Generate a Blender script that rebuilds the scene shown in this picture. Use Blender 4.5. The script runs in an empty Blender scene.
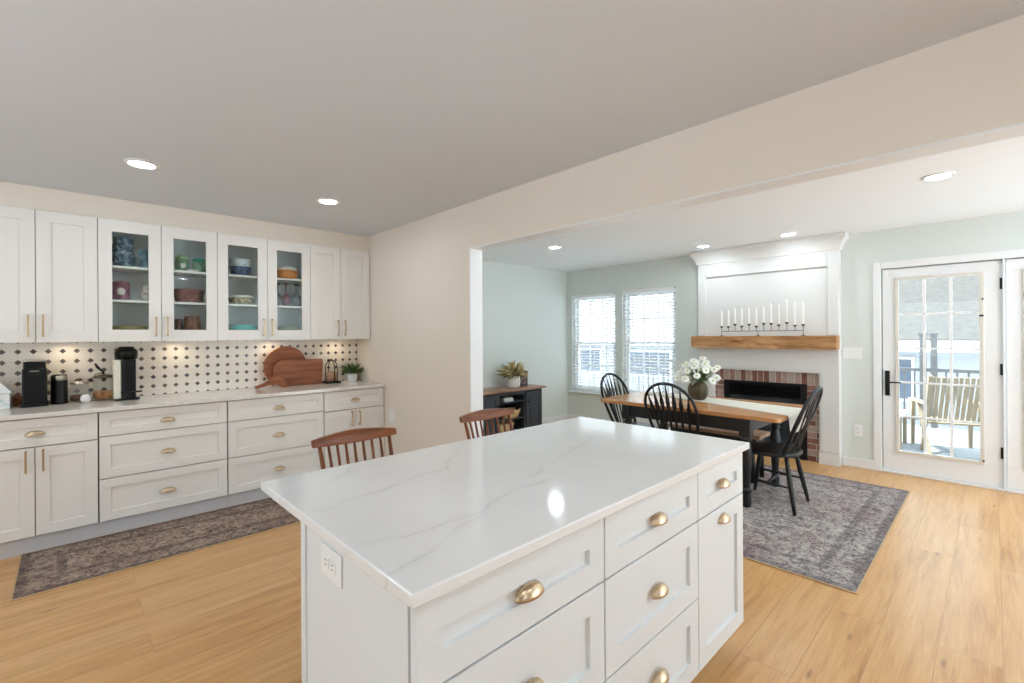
import bpy, bmesh, math, random
from mathutils import Vector, Matrix

# ------------------------------------------------------------------ camera, sky, exposure
sc = bpy.context.scene
COL = sc.collection
PI = math.pi
random.seed(7)

YAW, ROLL = math.radians(46.204), math.radians(-0.373)
cd = bpy.data.cameras.new('camera')
cam = bpy.data.objects.new('camera', cd)
COL.objects.link(cam)
cd.sensor_width = 36.0
cd.lens = 461.61 / 1024 * 36.0
cd.shift_y = -(341.5 - 335.285) / 1024
cd.clip_start = 0.02
_f = Vector((math.cos(YAW), math.sin(YAW), 0)); _r = Vector((math.sin(YAW), -math.cos(YAW), 0)); _u = Vector((0, 0, 1))
_r2 = _r * math.cos(ROLL) + _u * math.sin(ROLL)
_u2 = _u * math.cos(ROLL) - _r * math.sin(ROLL)
mw = Matrix.Identity(4)
for i in range(3):
    mw[i][0], mw[i][1], mw[i][2] = _r2[i], _u2[i], -_f[i]
mw[2][3] = 1.40
cam.matrix_world = mw
sc.camera = cam

world = bpy.data.worlds.new('world'); sc.world = world
world.use_nodes = True
bg = world.node_tree.nodes['Background']
bg.inputs[0].default_value = (0.80, 0.92, 1.0, 1); bg.inputs[1].default_value = 2.5

sun = bpy.data.lights.new('sun', 'SUN'); sun.energy = 10.5; sun.angle = 0.02; sun.color = (0.86, 0.95, 1.0)
sun_o = bpy.data.objects.new('sun', sun); COL.objects.link(sun_o)
sun_o.rotation_euler = Vector((0.0, -0.45, -1.0)).to_track_quat('-Z', 'Y').to_euler()

sc.view_settings.view_transform = 'Standard'
sc.view_settings.look = 'None'
sc.view_settings.exposure = 0.53
sc.view_settings.gamma = 1.0
sc.view_settings.use_curve_mapping = False
sc.cycles.max_bounces = 12
sc.cycles.diffuse_bounces = 6
sc.cycles.transparent_max_bounces = 16
sc.cycles.sample_clamp_indirect = 6.0

LAMP_KITCHEN, LAMP_DINING, LAMP_UNDER = 88.0, 84.0, 34.0

# ------------------------------------------------------------------ materials
def lin(c):
    c = c / 255.0
    return c / 12.92 if c <= 0.04045 else ((c + 0.055) / 1.055) ** 2.4
def rgb(r, g, b): return (lin(r), lin(g), lin(b), 1.0)

def mat(name, color, rough=0.5, metal=0.0, spec=0.5, trans=0.0, alpha=1.0, emit=None, estr=0.0, ior=1.45, coat=0.0):
    m = bpy.data.materials.new(name); m.use_nodes = True
    p = m.node_tree.nodes['Principled BSDF']
    p.inputs['Base Color'].default_value = color
    p.inputs['Roughness'].default_value = rough
    p.inputs['Metallic'].default_value = metal
    p.inputs['Specular IOR Level'].default_value = spec
    p.inputs['Transmission Weight'].default_value = trans
    p.inputs['Alpha'].default_value = alpha
    p.inputs['IOR'].default_value = ior
    p.inputs['Coat Weight'].default_value = coat
    if emit:
        p.inputs['Emission Color'].default_value = emit
        p.inputs['Emission Strength'].default_value = estr
    return m

class NT:
    """small helper to wire node trees"""
    def __init__(s, m): s.nt = m.node_tree; s.p = s.nt.nodes['Principled BSDF']
    def n(s, t, **kw):
        x = s.nt.nodes.new(t)
        for k, v in kw.items(): setattr(x, k, v)
        return x
    def l(s, a, b): s.nt.links.new(a, b)
    def val(s, sock, v):
        if hasattr(v, 'is_linked') or hasattr(v, 'node'): s.l(v, sock)
        else: sock.default_value = v
    def coord(s, kind='Object', scale=(1, 1, 1), loc=(0, 0, 0), rot=(0, 0, 0)):
        tc = s.n('ShaderNodeTexCoord'); mp = s.n('ShaderNodeMapping')
        s.l(tc.outputs[kind], mp.inputs[0])
        mp.inputs['Scale'].default_value = scale; mp.inputs['Location'].default_value = loc; mp.inputs['Rotation'].default_value = rot
        return mp.outputs[0]
    def noise(s, vec, scale=5, detail=4, rough=0.5, dist=0.0):
        x = s.n('ShaderNodeTexNoise'); s.l(vec, x.inputs['Vector'])
        x.inputs['Scale'].default_value = scale; x.inputs['Detail'].default_value = detail
        x.inputs['Roughness'].default_value = rough; x.inputs['Distortion'].default_value = dist
        return x.outputs[0]
    def math(s, op, a, b=0.0, c=0.0, clamp=False):
        x = s.n('ShaderNodeMath', operation=op); x.use_clamp = clamp
        for i, v in enumerate((a, b, c)): s.val(x.inputs[i], v)
        return x.outputs[0]
    def ramp(s, fac, stops, interp='LINEAR'):
        x = s.n('ShaderNodeValToRGB'); s.l(fac, x.inputs[0])
        e = x.color_ramp.elements; x.color_ramp.interpolation = interp
        while len(e) < len(stops): e.new(0.5)
        for el, (p, c) in zip(e, stops): el.position = p; el.color = c
        return x.outputs[0]
    def mix(s, fac, a, b, mode='MIX'):
        x = s.n('ShaderNodeMix', data_type='RGBA', blend_type=mode)
        s.val(x.inputs[0], fac); s.val(x.inputs[6], a); s.val(x.inputs[7], b)
        return x.outputs[2]
    def bump(s, h, strength=0.2, dist=0.01):
        x = s.n('ShaderNodeBump'); s.l(h, x.inputs['Height']); x.inputs['Strength'].default_value = strength; x.inputs['Distance'].default_value = dist
        s.l(x.outputs[0], s.p.inputs['Normal'])
    def base(s, c): s.l(c, s.p.inputs['Base Color'])
    def sep(s, vec):
        x = s.n('ShaderNodeSeparateXYZ'); s.l(vec, x.inputs[0]); return x.outputs
    def comb(s, x_, y_, z_):
        x = s.n('ShaderNodeCombineXYZ')
        for i, v in enumerate((x_, y_, z_)): s.val(x.inputs[i], v)
        return x.outputs[0]

def paint(name, color, rough=0.6, bump=0.03):
    m = mat(name, color, rough); t = NT(m)
    t.bump(t.noise(t.coord('Object'), 220, 2), bump, 0.002)
    return m

def wood(name, c1, c2, c3, axis=0, rough=0.45, scale=1.0, bump=0.05):
    m = mat(name, c2, rough); t = NT(m)
    s = [16 * scale] * 3; s[axis] = 1.3 * scale
    v = t.coord('Object', tuple(s))
    a = t.noise(v, 1.6, 6, 0.6, 0.5)
    v2 = t.coord('Object', tuple(x * 4 for x in s))
    b = t.noise(v2, 2.0, 3, 0.6)
    f = t.math('ADD', t.math('MULTIPLY', a, 0.75), t.math('MULTIPLY', b, 0.3))
    t.base(t.ramp(f, [(0.33, c1), (0.52, c2), (0.72, c3)]))
    t.bump(f, bump, 0.004)
    return m

M = {}
M['kitchen_wall'] = paint('beige_wall_paint', rgb(232, 222, 208), 0.7)
M['rear_wall'] = paint('white_wall_paint', rgb(236, 237, 238), 0.7)
M['dining_wall'] = paint('sage_wall_paint', rgb(219, 224, 219), 0.7)
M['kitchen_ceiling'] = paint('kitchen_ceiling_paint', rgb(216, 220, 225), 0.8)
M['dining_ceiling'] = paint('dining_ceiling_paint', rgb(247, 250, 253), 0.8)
M['trim'] = mat('white_trim_paint', rgb(238, 238, 238), 0.4)
M['cabinet'] = mat('white_cabinet_paint', rgb(234, 230, 224), 0.38)
M['island_cabinet'] = mat('island_cabinet_paint', rgb(226, 228, 229), 0.38)
M['toe'] = mat('toe_kick_paint', rgb(205, 204, 206), 0.5)
M['gap'] = mat('cabinet_carcass_shadow', rgb(120, 114, 106), 0.7)
M['brass'] = mat('brushed_brass', rgb(206, 184, 154), 0.30, 1.0)
M['bar_brass'] = mat('brass_bar', rgb(190, 164, 128), 0.34, 1.0)
M['black_paint'] = mat('black_furniture_paint', rgb(28, 29, 31), 0.36)
M['black_metal'] = mat('black_metal', rgb(24, 24, 25), 0.45, 0.4)
M['black_plastic'] = mat('black_plastic', rgb(13, 13, 14), 0.32, spec=0.3)
M['steel'] = mat('brushed_steel', rgb(190, 184, 172), 0.3, 1.0)
M['plate'] = mat('white_plastic', rgb(240, 240, 238), 0.35)
M['slot'] = mat('dark_slot', rgb(70, 66, 62), 0.6)
M['white_ceramic'] = mat('white_ceramic', rgb(240, 238, 234), 0.25)
M['cream'] = mat('cream_plastic', rgb(232, 226, 208), 0.35)
M['wax'] = mat('white_wax', rgb(246, 241, 234), 0.5)
M['iron'] = mat('bronze_iron', rgb(92, 80, 66), 0.5, 0.6)
M['green'] = mat('leaf_green', rgb(92, 118, 66), 0.55)
M['dark_green'] = mat('dark_leaf_green', rgb(66, 92, 56), 0.55)
M['petal'] = mat('white_petal', rgb(250, 250, 244), 0.6)
M['flower_center'] = mat('yellow_green_center', rgb(196, 200, 110), 0.7)
M['brown_spread'] = mat('coffee_brown', rgb(92, 56, 36), 0.7)
M['lens'] = mat('lamp_lens', rgb(255, 250, 240), 0.5, emit=(0.82, 0.93, 1.0, 1), estr=LAMP_KITCHEN)
M['lens_dining'] = mat('lamp_lens_dining', rgb(255, 250, 244), 0.5, emit=(0.80, 0.93, 1.0, 1), estr=LAMP_DINING)
M['lens_under'] = mat('lamp_lens_warm', rgb(255, 240, 210), 0.5, emit=(1.0, 0.80, 0.55, 1), estr=LAMP_UNDER)
M['fireplace_white'] = mat('fireplace_white_paint', rgb(228, 226, 223), 0.4)
M['blind'] = mat('blind_white', rgb(244, 244, 244), 0.5)
def translucent(name, color, f):
    m = mat(name, color, 0.6); t = NT(m)
    tr = t.n('ShaderNodeBsdfTranslucent'); tr.inputs[0].default_value = color
    mx = t.n('ShaderNodeMixShader'); mx.inputs[0].default_value = f
    out = next(x for x in m.node_tree.nodes if x.type == 'OUTPUT_MATERIAL')
    t.l(t.p.outputs[0], mx.inputs[1]); t.l(tr.outputs[0], mx.inputs[2]); t.l(mx.outputs[0], out.inputs[0])
    return m
M['slat'] = translucent('vinyl_slat', rgb(246, 246, 246), 0.6)

def glass_mat(name, color=(1, 1, 1, 1), mixf=0.12, rough=0.02):
    """thin pane: mostly clear, a little mirror"""
    m = bpy.data.materials.new(name); m.use_nodes = True
    nt = m.node_tree; nt.nodes.clear()
    o = nt.nodes.new('ShaderNodeOutputMaterial'); mx = nt.nodes.new('ShaderNodeMixShader')
    tr = nt.nodes.new('ShaderNodeBsdfTransparent'); gl = nt.nodes.new('ShaderNodeBsdfGlossy')
    lw = nt.nodes.new('ShaderNodeLayerWeight'); lw.inputs[0].default_value = 0.5
    pw = nt.nodes.new('ShaderNodeMath'); pw.operation = 'POWER'; pw.inputs[1].default_value = 4.0; nt.links.new(lw.outputs['Facing'], pw.inputs[0])
    fr = nt.nodes.new('ShaderNodeMath'); fr.operation = 'MULTIPLY_ADD'; fr.inputs[1].default_value = 0.28; fr.inputs[2].default_value = 0.02
    nt.links.new(pw.outputs[0], fr.inputs[0])
    tr.inputs[0].default_value = color; gl.inputs['Roughness'].default_value = rough
    nt.links.new(fr.outputs[0], mx.inputs[0]); nt.links.new(tr.outputs[0], mx.inputs[1]); nt.links.new(gl.outputs[0], mx.inputs[2])
    nt.links.new(mx.outputs[0], o.inputs[0])
    return m
M['pane'] = glass_mat('window_glass', (0.97, 0.99, 0.985, 1))
M['cab_glass'] = glass_mat('cabinet_glass', (0.93, 0.96, 0.955, 1))
M['jar_glass'] = glass_mat('jar_glass', (0.965, 0.97, 0.965, 1))

# oak plank floor, planks running along X
def make_floor():
    m = mat('oak_planks', rgb(196, 150, 100), 0.36); t = NT(m)
    v = t.coord('Object', (1, 1, 1), (0.9, -0.177, 0))
    br = t.n('ShaderNodeTexBrick'); t.l(v, br.inputs['Vector'])
    br.offset = 0.37; br.offset_frequency = 2
    br.inputs['Color1'].default_value = (0, 0, 0, 1); br.inputs['Color2'].default_value = (1, 1, 1, 1)
    br.inputs['Mortar'].default_value = (0.5, 0.5, 0.5, 1)
    br.inputs['Scale'].default_value = 1.0; br.inputs['Mortar Size'].default_value = 0.0014; br.inputs['Mortar Smooth'].default_value = 0.3
    br.inputs['Bias'].default_value = 0.0
    br.inputs['Brick Width'].default_value = 1.85; br.inputs['Row Height'].default_value = 0.2
    s = t.sep(br.outputs['Color'])
    rnd = s[0]
    xyz = t.sep(v)
    gx = t.math('ADD', t.math('MULTIPLY', xyz[0], 1.5), t.math('MULTIPLY', rnd, 37.0))
    gy = t.math('ADD', t.math('MULTIPLY', xyz[1], 22.0), t.math('MULTIPLY', rnd, 11.0))
    gv = t.comb(gx, gy, rnd)
    g = t.noise(gv, 1.1, 7, 0.62, 0.7)
    gv2 = t.comb(t.math('MULTIPLY', gx, 3.0), t.math('MULTIPLY', gy, 6.0), 0.0)
    fine = t.noise(gv2, 1.4, 3, 0.6)
    broad = t.noise(t.comb(t.math('MULTIPLY', gx, 0.5), t.math('MULTIPLY', gy, 0.18), rnd), 1.6, 3, 0.5)
    f = t.math('ADD', t.math('MULTIPLY', g, 0.52), t.math('ADD', t.math('MULTIPLY', fine, 0.26), t.math('MULTIPLY', broad, 0.26)))
    c = t.ramp(f, [(0.30, rgb(138, 90, 48)), (0.42, rgb(188, 138, 84)), (0.53, rgb(206, 158, 102)), (0.70, rgb(220, 178, 126))])
    c = t.mix(t.math('MULTIPLY', t.math('SUBTRACT', rnd, 0.5), 0.22, clamp=True), c, rgb(232, 198, 158))
    # knots: sparse dark blotches stretched along the grain
    kv = t.comb(t.math('MULTIPLY', xyz[0], 2.2), t.math('MULTIPLY', xyz[1], 8.5), 3.0)
    vo = t.n('ShaderNodeTexVoronoi'); t.l(kv, vo.inputs['Vector']); vo.inputs['Scale'].default_value = 1.0
    kn = t.ramp(vo.outputs['Distance'], [(0.02, (1, 1, 1, 1)), (0.11, (0, 0, 0, 1))])
    sel = t.ramp(t.sep(vo.outputs['Color'])[0], [(0.55, (0, 0, 0, 1)), (0.60, (1, 1, 1, 1))])
    kf = t.math('MULTIPLY', t.math('MULTIPLY', t.sep(kn)[0], t.sep(sel)[0]), 0.62)
    c = t.mix(kf, c, rgb(112, 74, 44))
    c = t.mix(t.math('MULTIPLY', br.outputs['Fac'], 0.4), c, rgb(128, 90, 56))
    t.base(c)
    t.bump(t.math('SUBTRACT', t.math('MULTIPLY', fine, 0.15), br.outputs['Fac']), 0.25, 0.002)
    rr = t.math('ADD', 0.24, t.math('MULTIPLY', g, 0.14)); t.l(rr, t.p.inputs['Roughness'])
    return m
M['floor'] = make_floor()

def make_quartz(name, veins=True):
    m = mat(name, rgb(232, 230, 228), 0.09); t = NT(m)
    v = t.coord('Object', (1, 1, 1), (3.1, 1.7, 0), (0, 0, 0.5))
    if veins:
        ov = t.coord('Object')
        wz = t.n('ShaderNodeTexNoise'); t.l(ov, wz.inputs['Vector']); wz.inputs['Scale'].default_value = 9; wz.inputs['Detail'].default_value = 5
        def vm(op, p, q=None, outp=0):
            x = t.n('ShaderNodeVectorMath', operation=op); t.val(x.inputs[0], p)
            if q is not None: t.val(x.inputs[1], q)
            return x.outputs[outp]
        off = vm('SUBTRACT', wz.outputs['Color'], (0.5, 0.5, 0.5))
        sc_ = t.n('ShaderNodeVectorMath', operation='SCALE'); t.l(off, sc_.inputs[0]); sc_.inputs['Scale'].default_value = 0.075
        pw = vm('MULTIPLY', vm('ADD', ov, sc_.outputs[0]), (1, 1, 0))
        dmin = None
        for line in (((.49, 1.01), (.63, .985), (.80, .965), (.99, 1.05), (1.16, 1.04)), ((.46, .86), (.56, .875), (.70, .93), (.82, .955)),
                     ((.50, 1.31), (.73, 1.34), (.99, 1.40), (1.30, 1.66)), ((1.15, 1.10), (1.5, 1.22), (2.0, 1.40)), ((.46, 1.5), (.62, 1.52), (.80, 1.69))):
            for (ax, ay), (bx_, by_) in zip(line, line[1:]):
                dv = (bx_ - ax, by_ - ay, 0); L2 = dv[0] ** 2 + dv[1] ** 2
                pa = vm('SUBTRACT', pw, (ax, ay, 0))
                tt = t.math('DIVIDE', vm('DOT_PRODUCT', pa, dv, 1), L2, clamp=True)
                sv = t.n('ShaderNodeVectorMath', operation='SCALE'); sv.inputs[0].default_value = dv; t.l(tt, sv.inputs['Scale'])
                d_ = vm('LENGTH', vm('SUBTRACT', pa, sv.outputs[0]), None, 1)
                dmin = d_ if dmin is None else t.math('MINIMUM', dmin, d_)
        k1 = t.ramp(dmin, [(0.0, (1, 1, 1, 1)), (0.0022, (0.6, 0.6, 0.6, 1)), (0.006, (0.14, 0.14, 0.14, 1)), (0.03, (0, 0, 0, 1))])
        msk = t.ramp(t.noise(v, 5.5, 3), [(0.36, (0.15, 0.15, 0.15, 1)), (0.6, (1, 1, 1, 1))])
        f = t.math('MULTIPLY', t.math('MULTIPLY', t.sep(k1)[0], t.sep(msk)[0]), 0.36)
        cl = t.ramp(t.noise(v, 2.2, 5), [(0.3, rgb(228, 226, 224)), (0.7, rgb(236, 235, 234))])
        t.base(t.mix(f, cl, rgb(164, 160, 154)))
    else:
        t.base(t.ramp(t.noise(v, 30, 5), [(0.35, rgb(222, 216, 208)), (0.7, rgb(232, 227, 220))]))
    return m
M['quartz'] = make_quartz('veined_white_quartz')
M['counter'] = make_quartz('plain_white_quartz', False)

def make_tile():
    """white octagon tiles with small dark dots on a 78 mm grid (x, z)"""
    m = mat('octagon_dot_tile', rgb(236, 230, 220), 0.22); t = NT(m)
    PX, PZ = 0.0783, 0.078
    v = t.coord('Object')
    s = t.sep(v)
    def cell(x, o, p):
        q = t.math('ADD', t.math('DIVIDE', t.math('SUBTRACT', x, o), p), 100.5)
        fl = t.math('FLOOR', q)
        return t.math('ABSOLUTE', t.math('MULTIPLY', t.math('SUBTRACT', t.math('FRACT', q), 0.5), p)), fl
    dx, ix = cell(s[0], -0.272, PX); dz, iz = cell(s[2], 1.3017, PZ)
    d = t.math('ADD', dx, dz)
    dot = t.math('LESS_THAN', d, 0.0192)
    wn = t.n('ShaderNodeTexWhiteNoise'); t.l(t.comb(ix, iz, 0.0), wn.inputs[0])
    dark = t.ramp(wn.outputs['Value'], [(0.0, rgb(70, 62, 60)), (0.45, rgb(120, 110, 102)), (0.8, rgb(96, 88, 84)), (1.0, rgb(84, 86, 100))])
    gr1 = t.math('LESS_THAN', t.math('ABSOLUTE', t.math('SUBTRACT', dx, 0.0)), 0.0008)
    gr2 = t.math('LESS_THAN', t.math('ABSOLUTE', t.math('SUBTRACT', dz, 0.0)), 0.0008)
    ring = t.math('LESS_THAN', t.math('ABSOLUTE', t.math('SUBTRACT', d, 0.0198)), 0.0012)
    gr = t.math('MAXIMUM', t.math('MAXIMUM', gr1, gr2), ring)
    c = t.mix(t.math('MULTIPLY', gr, 0.35), rgb(238, 231, 220), rgb(196, 188, 176))
    c = t.mix(dot, c, dark)
    t.base(c)
    t.bump(t.math('SUBTRACT', 1.0, gr), 0.15, 0.001)
    return m
M['tile'] = make_tile()

def make_brick(name, vertical=False):
    m = mat(name, rgb(140, 100, 84), 0.85); t = NT(m)
    s = t.sep(t.coord('Object'))
    v = t.comb(s[2], s[1], 0.0) if vertical else t.comb(s[1], s[2], 0.0)
    if vertical:
        v = t.comb(t.math('SUBTRACT', s[2], 0.832), s[1], 0.0)
    br = t.n('ShaderNodeTexBrick'); t.l(v, br.inputs['Vector'])
    br.offset = 0.0 if vertical else 0.5
    br.inputs['Color1'].default_value = (0, 0, 0, 1); br.inputs['Color2'].default_value = (1, 1, 1, 1)
    br.inputs['Scale'].default_value = 1.0; br.inputs['Mortar Size'].default_value = 0.005; br.inputs['Mortar Smooth'].default_value = 0.2
    br.inputs['Brick Width'].default_value = 0.21; br.inputs['Row Height'].default_value = 0.064
    r = t.sep(br.outputs['Color'])[0]
    n = t.noise(t.coord('Object'), 26, 5, 0.7)
    f = t.math('ADD', t.math('MULTIPLY', r, 0.85), t.math('MULTIPLY', n, 0.4))
    c = t.ramp(f, [(0.15, rgb(112, 70, 60)), (0.45, rgb(146, 102, 88)), (0.75, rgb(168, 132, 118)), (1.0, rgb(176, 160, 148))])
    c = t.mix(br.outputs['Fac'], c, rgb(196, 186, 176))
    t.base(c); t.bump(t.math('SUBTRACT', t.math('MULTIPLY', n, 0.4), br.outputs['Fac']), 0.6, 0.006)
    return m
M['brick'] = make_brick('red_brick'); M['soldier'] = make_brick('red_brick_soldier', True)

def make_rug(name, dark=0.0, bx=1.0, by=1.0, warm=1.0):
    """distressed oriental rug: worn field, darker border bands, speckle"""
    m = mat(name, rgb(130, 118, 118), 0.95, spec=0.1); t = NT(m)
    v = t.coord('Object')
    n1 = t.noise(v, 11.0, 8, 0.8, 0.5)
    n2 = t.noise(t.coord('Object', (1, 1, 1), (7, 3, 0)), 48, 5, 0.8)
    n3 = t.noise(t.coord('Object', (60, 14, 1)), 1.6, 3, 0.7)
    n5 = t.noise(t.coord('Object', (14, 60, 1), (2, 9, 0)), 1.6, 3, 0.7)
    vo = t.n('ShaderNodeTexVoronoi'); t.l(v, vo.inputs['Vector']); vo.inputs['Scale'].default_value = 22; vo.feature = 'DISTANCE_TO_EDGE'
    f = t.math('ADD', t.math('MULTIPLY', n1, 0.36), t.math('MULTIPLY', n2, 0.42))
    f = t.math('ADD', f, t.math('MULTIPLY', t.math('ADD', n3, n5), 0.17))
    f = t.math('ADD', f, t.math('MULTIPLY', t.math('SUBTRACT', vo.outputs['Distance'], 0.12), 0.12))
    k = 1.0 - dark
    def d(r, g, b): return rgb(r * k * (2 - 1 / warm), g * k, b * k / warm)
    c = t.ramp(f, [(0.40, d(52, 48, 52)), (0.47, d(100, 92, 96)), (0.525, d(142, 132, 132)), (0.58, d(190, 180, 174)), (0.66, d(222, 212, 202))])
    hue = t.noise(t.coord('Object', (1, 1, 1), (4, 8, 1)), 2.6, 4, 0.6)
    c = t.mix(t.math('MULTIPLY', t.sep(t.ramp(hue, [(0.48, (0, 0, 0, 1)), (0.66, (1, 1, 1, 1))]))[0], 0.32), c, rgb(136 * k, 92 * k, 96 * k))
    s = t.sep(v)
    ex = t.math('SUBTRACT', bx, t.math('ABSOLUTE', s[0])); ey = t.math('SUBTRACT', by, t.math('ABSOLUTE', s[1]))
    e = t.math('MINIMUM', ex, ey)
    b = t.ramp(e, [(0.0, (1, 1, 1, 1)), (0.05, (0.9, 0.9, 0.9, 1)), (0.06, (0.15, 0.15, 0.15, 1)), (0.17, (0.25, 0.25, 0.25, 1)), (0.18, (0.9, 0.9, 0.9, 1)), (0.215, (0.9, 0.9, 0.9, 1)), (0.225, (0, 0, 0, 1))])
    bf = t.math('MULTIPLY', t.sep(b)[0], t.math('ADD', 0.2, t.math('MULTIPLY', n2, 0.45)))
    c = t.mix(bf, c, rgb(66 * k, 62 * k, 70 * k))
    t.base(c); t.bump(n2, 0.4, 0.003)
    return m
M['runner_rug'] = make_rug('runner_rug_pile', 0.20, 1.12, 0.37, 1.09)
M['dining_rug'] = make_rug('dining_rug_pile', 0.09, 1.135, 1.55)
M['binding'] = mat('rug_binding', rgb(196, 164, 124), 0.9)

M['walnut'] = wood('reddish_walnut', rgb(92, 46, 22), rgb(134, 74, 38), rgb(164, 98, 54), 0, 0.32)
M['walnut_z'] = wood('reddish_walnut_upright', rgb(84, 44, 24), rgb(122, 68, 38), rgb(150, 90, 52), 2, 0.35)
M['board'] = wood('acacia_board', rgb(98, 52, 34), rgb(146, 88, 60), rgb(176, 114, 82), 0, 0.45, 0.8)
M['board_round'] = wood('acacia_round_board', rgb(110, 60, 38), rgb(152, 92, 60), rgb(178, 116, 80), 0, 0.45, 0.9)
M['table_top'] = wood('honey_table_wood', rgb(148, 96, 56), rgb(190, 134, 84), rgb(212, 160, 108), 1, 0.22, 0.9)
M['sideboard_top'] = wood('sideboard_wood', rgb(128, 92, 72), rgb(164, 124, 100), rgb(184, 146, 122), 0, 0.35)
M['bench_top'] = wood('bench_wood', rgb(140, 102, 76), rgb(178, 140, 112), rgb(200, 166, 140), 1, 0.35)
M['mantel'] = wood('hewn_mantel_wood', rgb(112, 70, 38), rgb(180, 130, 82), rgb(216, 172, 124), 1, 0.65, 1.2, 0.9)
M['teak'] = wood('pale_teak', rgb(126, 110, 90), rgb(142, 126, 104), rgb(154, 138, 114), 2, 0.6)
M['wicker'] = wood('wicker', rgb(176, 138, 90), rgb(220, 186, 138), rgb(236, 208, 164), 2, 0.8, 3.0, 0.4)

def make_fabric(name, c1, c2, sc_=90):
    m = mat(name, c1, 0.95, spec=0.15); t = NT(m)
    n = t.noise(t.coord('Object'), sc_, 3, 0.7)
    t.base(t.ramp(n, [(0.35, c1), (0.65, c2)])); t.bump(n, 0.3, 0.002)
    return m
M['runner_cloth'] = make_fabric('cream_gauze', rgb(218, 214, 200), rgb(236, 234, 224))

def make_ribbed_glaze():
    m = mat('olive_glaze', rgb(112, 106, 84), 0.4); t = NT(m)
    n = t.noise(t.coord('Object', (9, 9, 2)), 2.0, 4, 0.6)
    t.base(t.ramp(n, [(0.35, rgb(62, 52, 34)), (0.55, rgb(98, 90, 64)), (0.75, rgb(140, 136, 108))])); return m
M['glaze'] = make_ribbed_glaze()

def speckle(name, c1, c2, scale=30, lo=0.45, hi=0.55, rough=0.3, **kw):
    m = mat(name, c1, rough, **kw); t = NT(m)
    t.base(t.ramp(t.noise(t.coord('Object'), scale, 3, 0.6), [(lo, c1), (hi, c2)])); return m
M['blue_glass'] = speckle('blue_pressed_glass', rgb(52, 74, 92), rgb(158, 182, 196), 42, 0.46, 0.66, 0.12)
M['blue_tumbler'] = speckle('blue_tumbler_glass', rgb(88, 116, 134), rgb(160, 184, 194), 26, 0.4, 0.7, 0.12)
M['maroon_tin'] = speckle('maroon_tin', rgb(122, 66, 84), rgb(168, 118, 130), 26, 0.4, 0.7, 0.4)
M['label'] = mat('label_paper', rgb(226, 216, 206), 0.7)
M['floral'] = speckle('floral_porcelain', rgb(216, 206, 196), rgb(150, 130, 124), 34, 0.52, 0.66)
M['olive_dish'] = mat('olive_dish', rgb(140, 124, 70), 0.3)
M['green_tin'] = speckle('green_canister', rgb(132, 162, 132), rgb(92, 124, 104), 30, 0.5, 0.62)
M['pale_green'] = mat('pale_green_lid', rgb(160, 190, 146), 0.35)
M['teal_lid'] = mat('teal_lid', rgb(60, 164, 142), 0.35)
M['red_dish'] = speckle('red_patterned_dish', rgb(122, 82, 80), rgb(156, 112, 106), 40, 0.42, 0.6)
M['amber'] = speckle('amber_glass', rgb(106, 64, 42), rgb(140, 86, 56), 18, 0.42, 0.6, 0.15)
M['dark_mug'] = mat('dark_brown_mug', rgb(58, 48, 42), 0.3)
M['navy'] = speckle('navy_bowl', rgb(58, 74, 104), rgb(92, 110, 138), 36, 0.45, 0.6)
M['pale_blue'] = speckle('pale_blue_bowl', rgb(206, 212, 214), rgb(150, 164, 178), 44, 0.55, 0.68)
M['gold_dish'] = speckle('gold_patterned_dish', rgb(118, 104, 62), rgb(192, 180, 140), 44, 0.46, 0.6)
M['teal_dish'] = mat('teal_dish', rgb(54, 158, 146), 0.25)
M['orange_dish'] = mat('orange_dish', rgb(214, 134, 68), 0.3)
M['green_dish'] = mat('green_dish', rgb(118, 128, 92), 0.3)
M['pink_glass'] = mat('plum_glass', rgb(120, 62, 76), 0.15)
M['smoke_glass'] = mat('smoke_glass', rgb(82, 84, 84), 0.12)
M['terracotta'] = mat('brown_wood_ball', rgb(150, 92, 56), 0.5)
M['pot_speckle'] = speckle('speckled_white_pot', rgb(236, 234, 226), rgb(178, 172, 156), 40, 0.55, 0.68)
M['dried_a'] = mat('dried_leaf_tan', rgb(176, 150, 104), 0.7)
M['dried_b'] = mat('dried_leaf_pale', rgb(214, 206, 156), 0.7)
M['dried_c'] = mat('dried_leaf_olive', rgb(104, 112, 66), 0.7)
M['candle_tan'] = mat('tan_candle_wax', rgb(178, 138, 108), 0.6)
M['book_white'] = mat('white_book', rgb(236, 232, 230), 0.6)
M['picture_dark'] = speckle('dark_print', rgb(72, 58, 56), rgb(160, 130, 122), 26, 0.45, 0.62)
M['charcoal'] = mat('charcoal_paint', rgb(62, 64, 70), 0.5)
M['firebox'] = mat('firebox_black', rgb(26, 27, 29), 0.55)
M['fire_glass'] = mat('fireplace_glass', rgb(48, 54, 60), 0.08, spec=0.8)
M['log'] = wood('log_bark', rgb(64, 52, 44), rgb(104, 88, 76), rgb(150, 134, 120), 1, 0.9)
M['dark_void'] = mat('sideboard_inside', rgb(26, 26, 28), 0.6)
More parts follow.
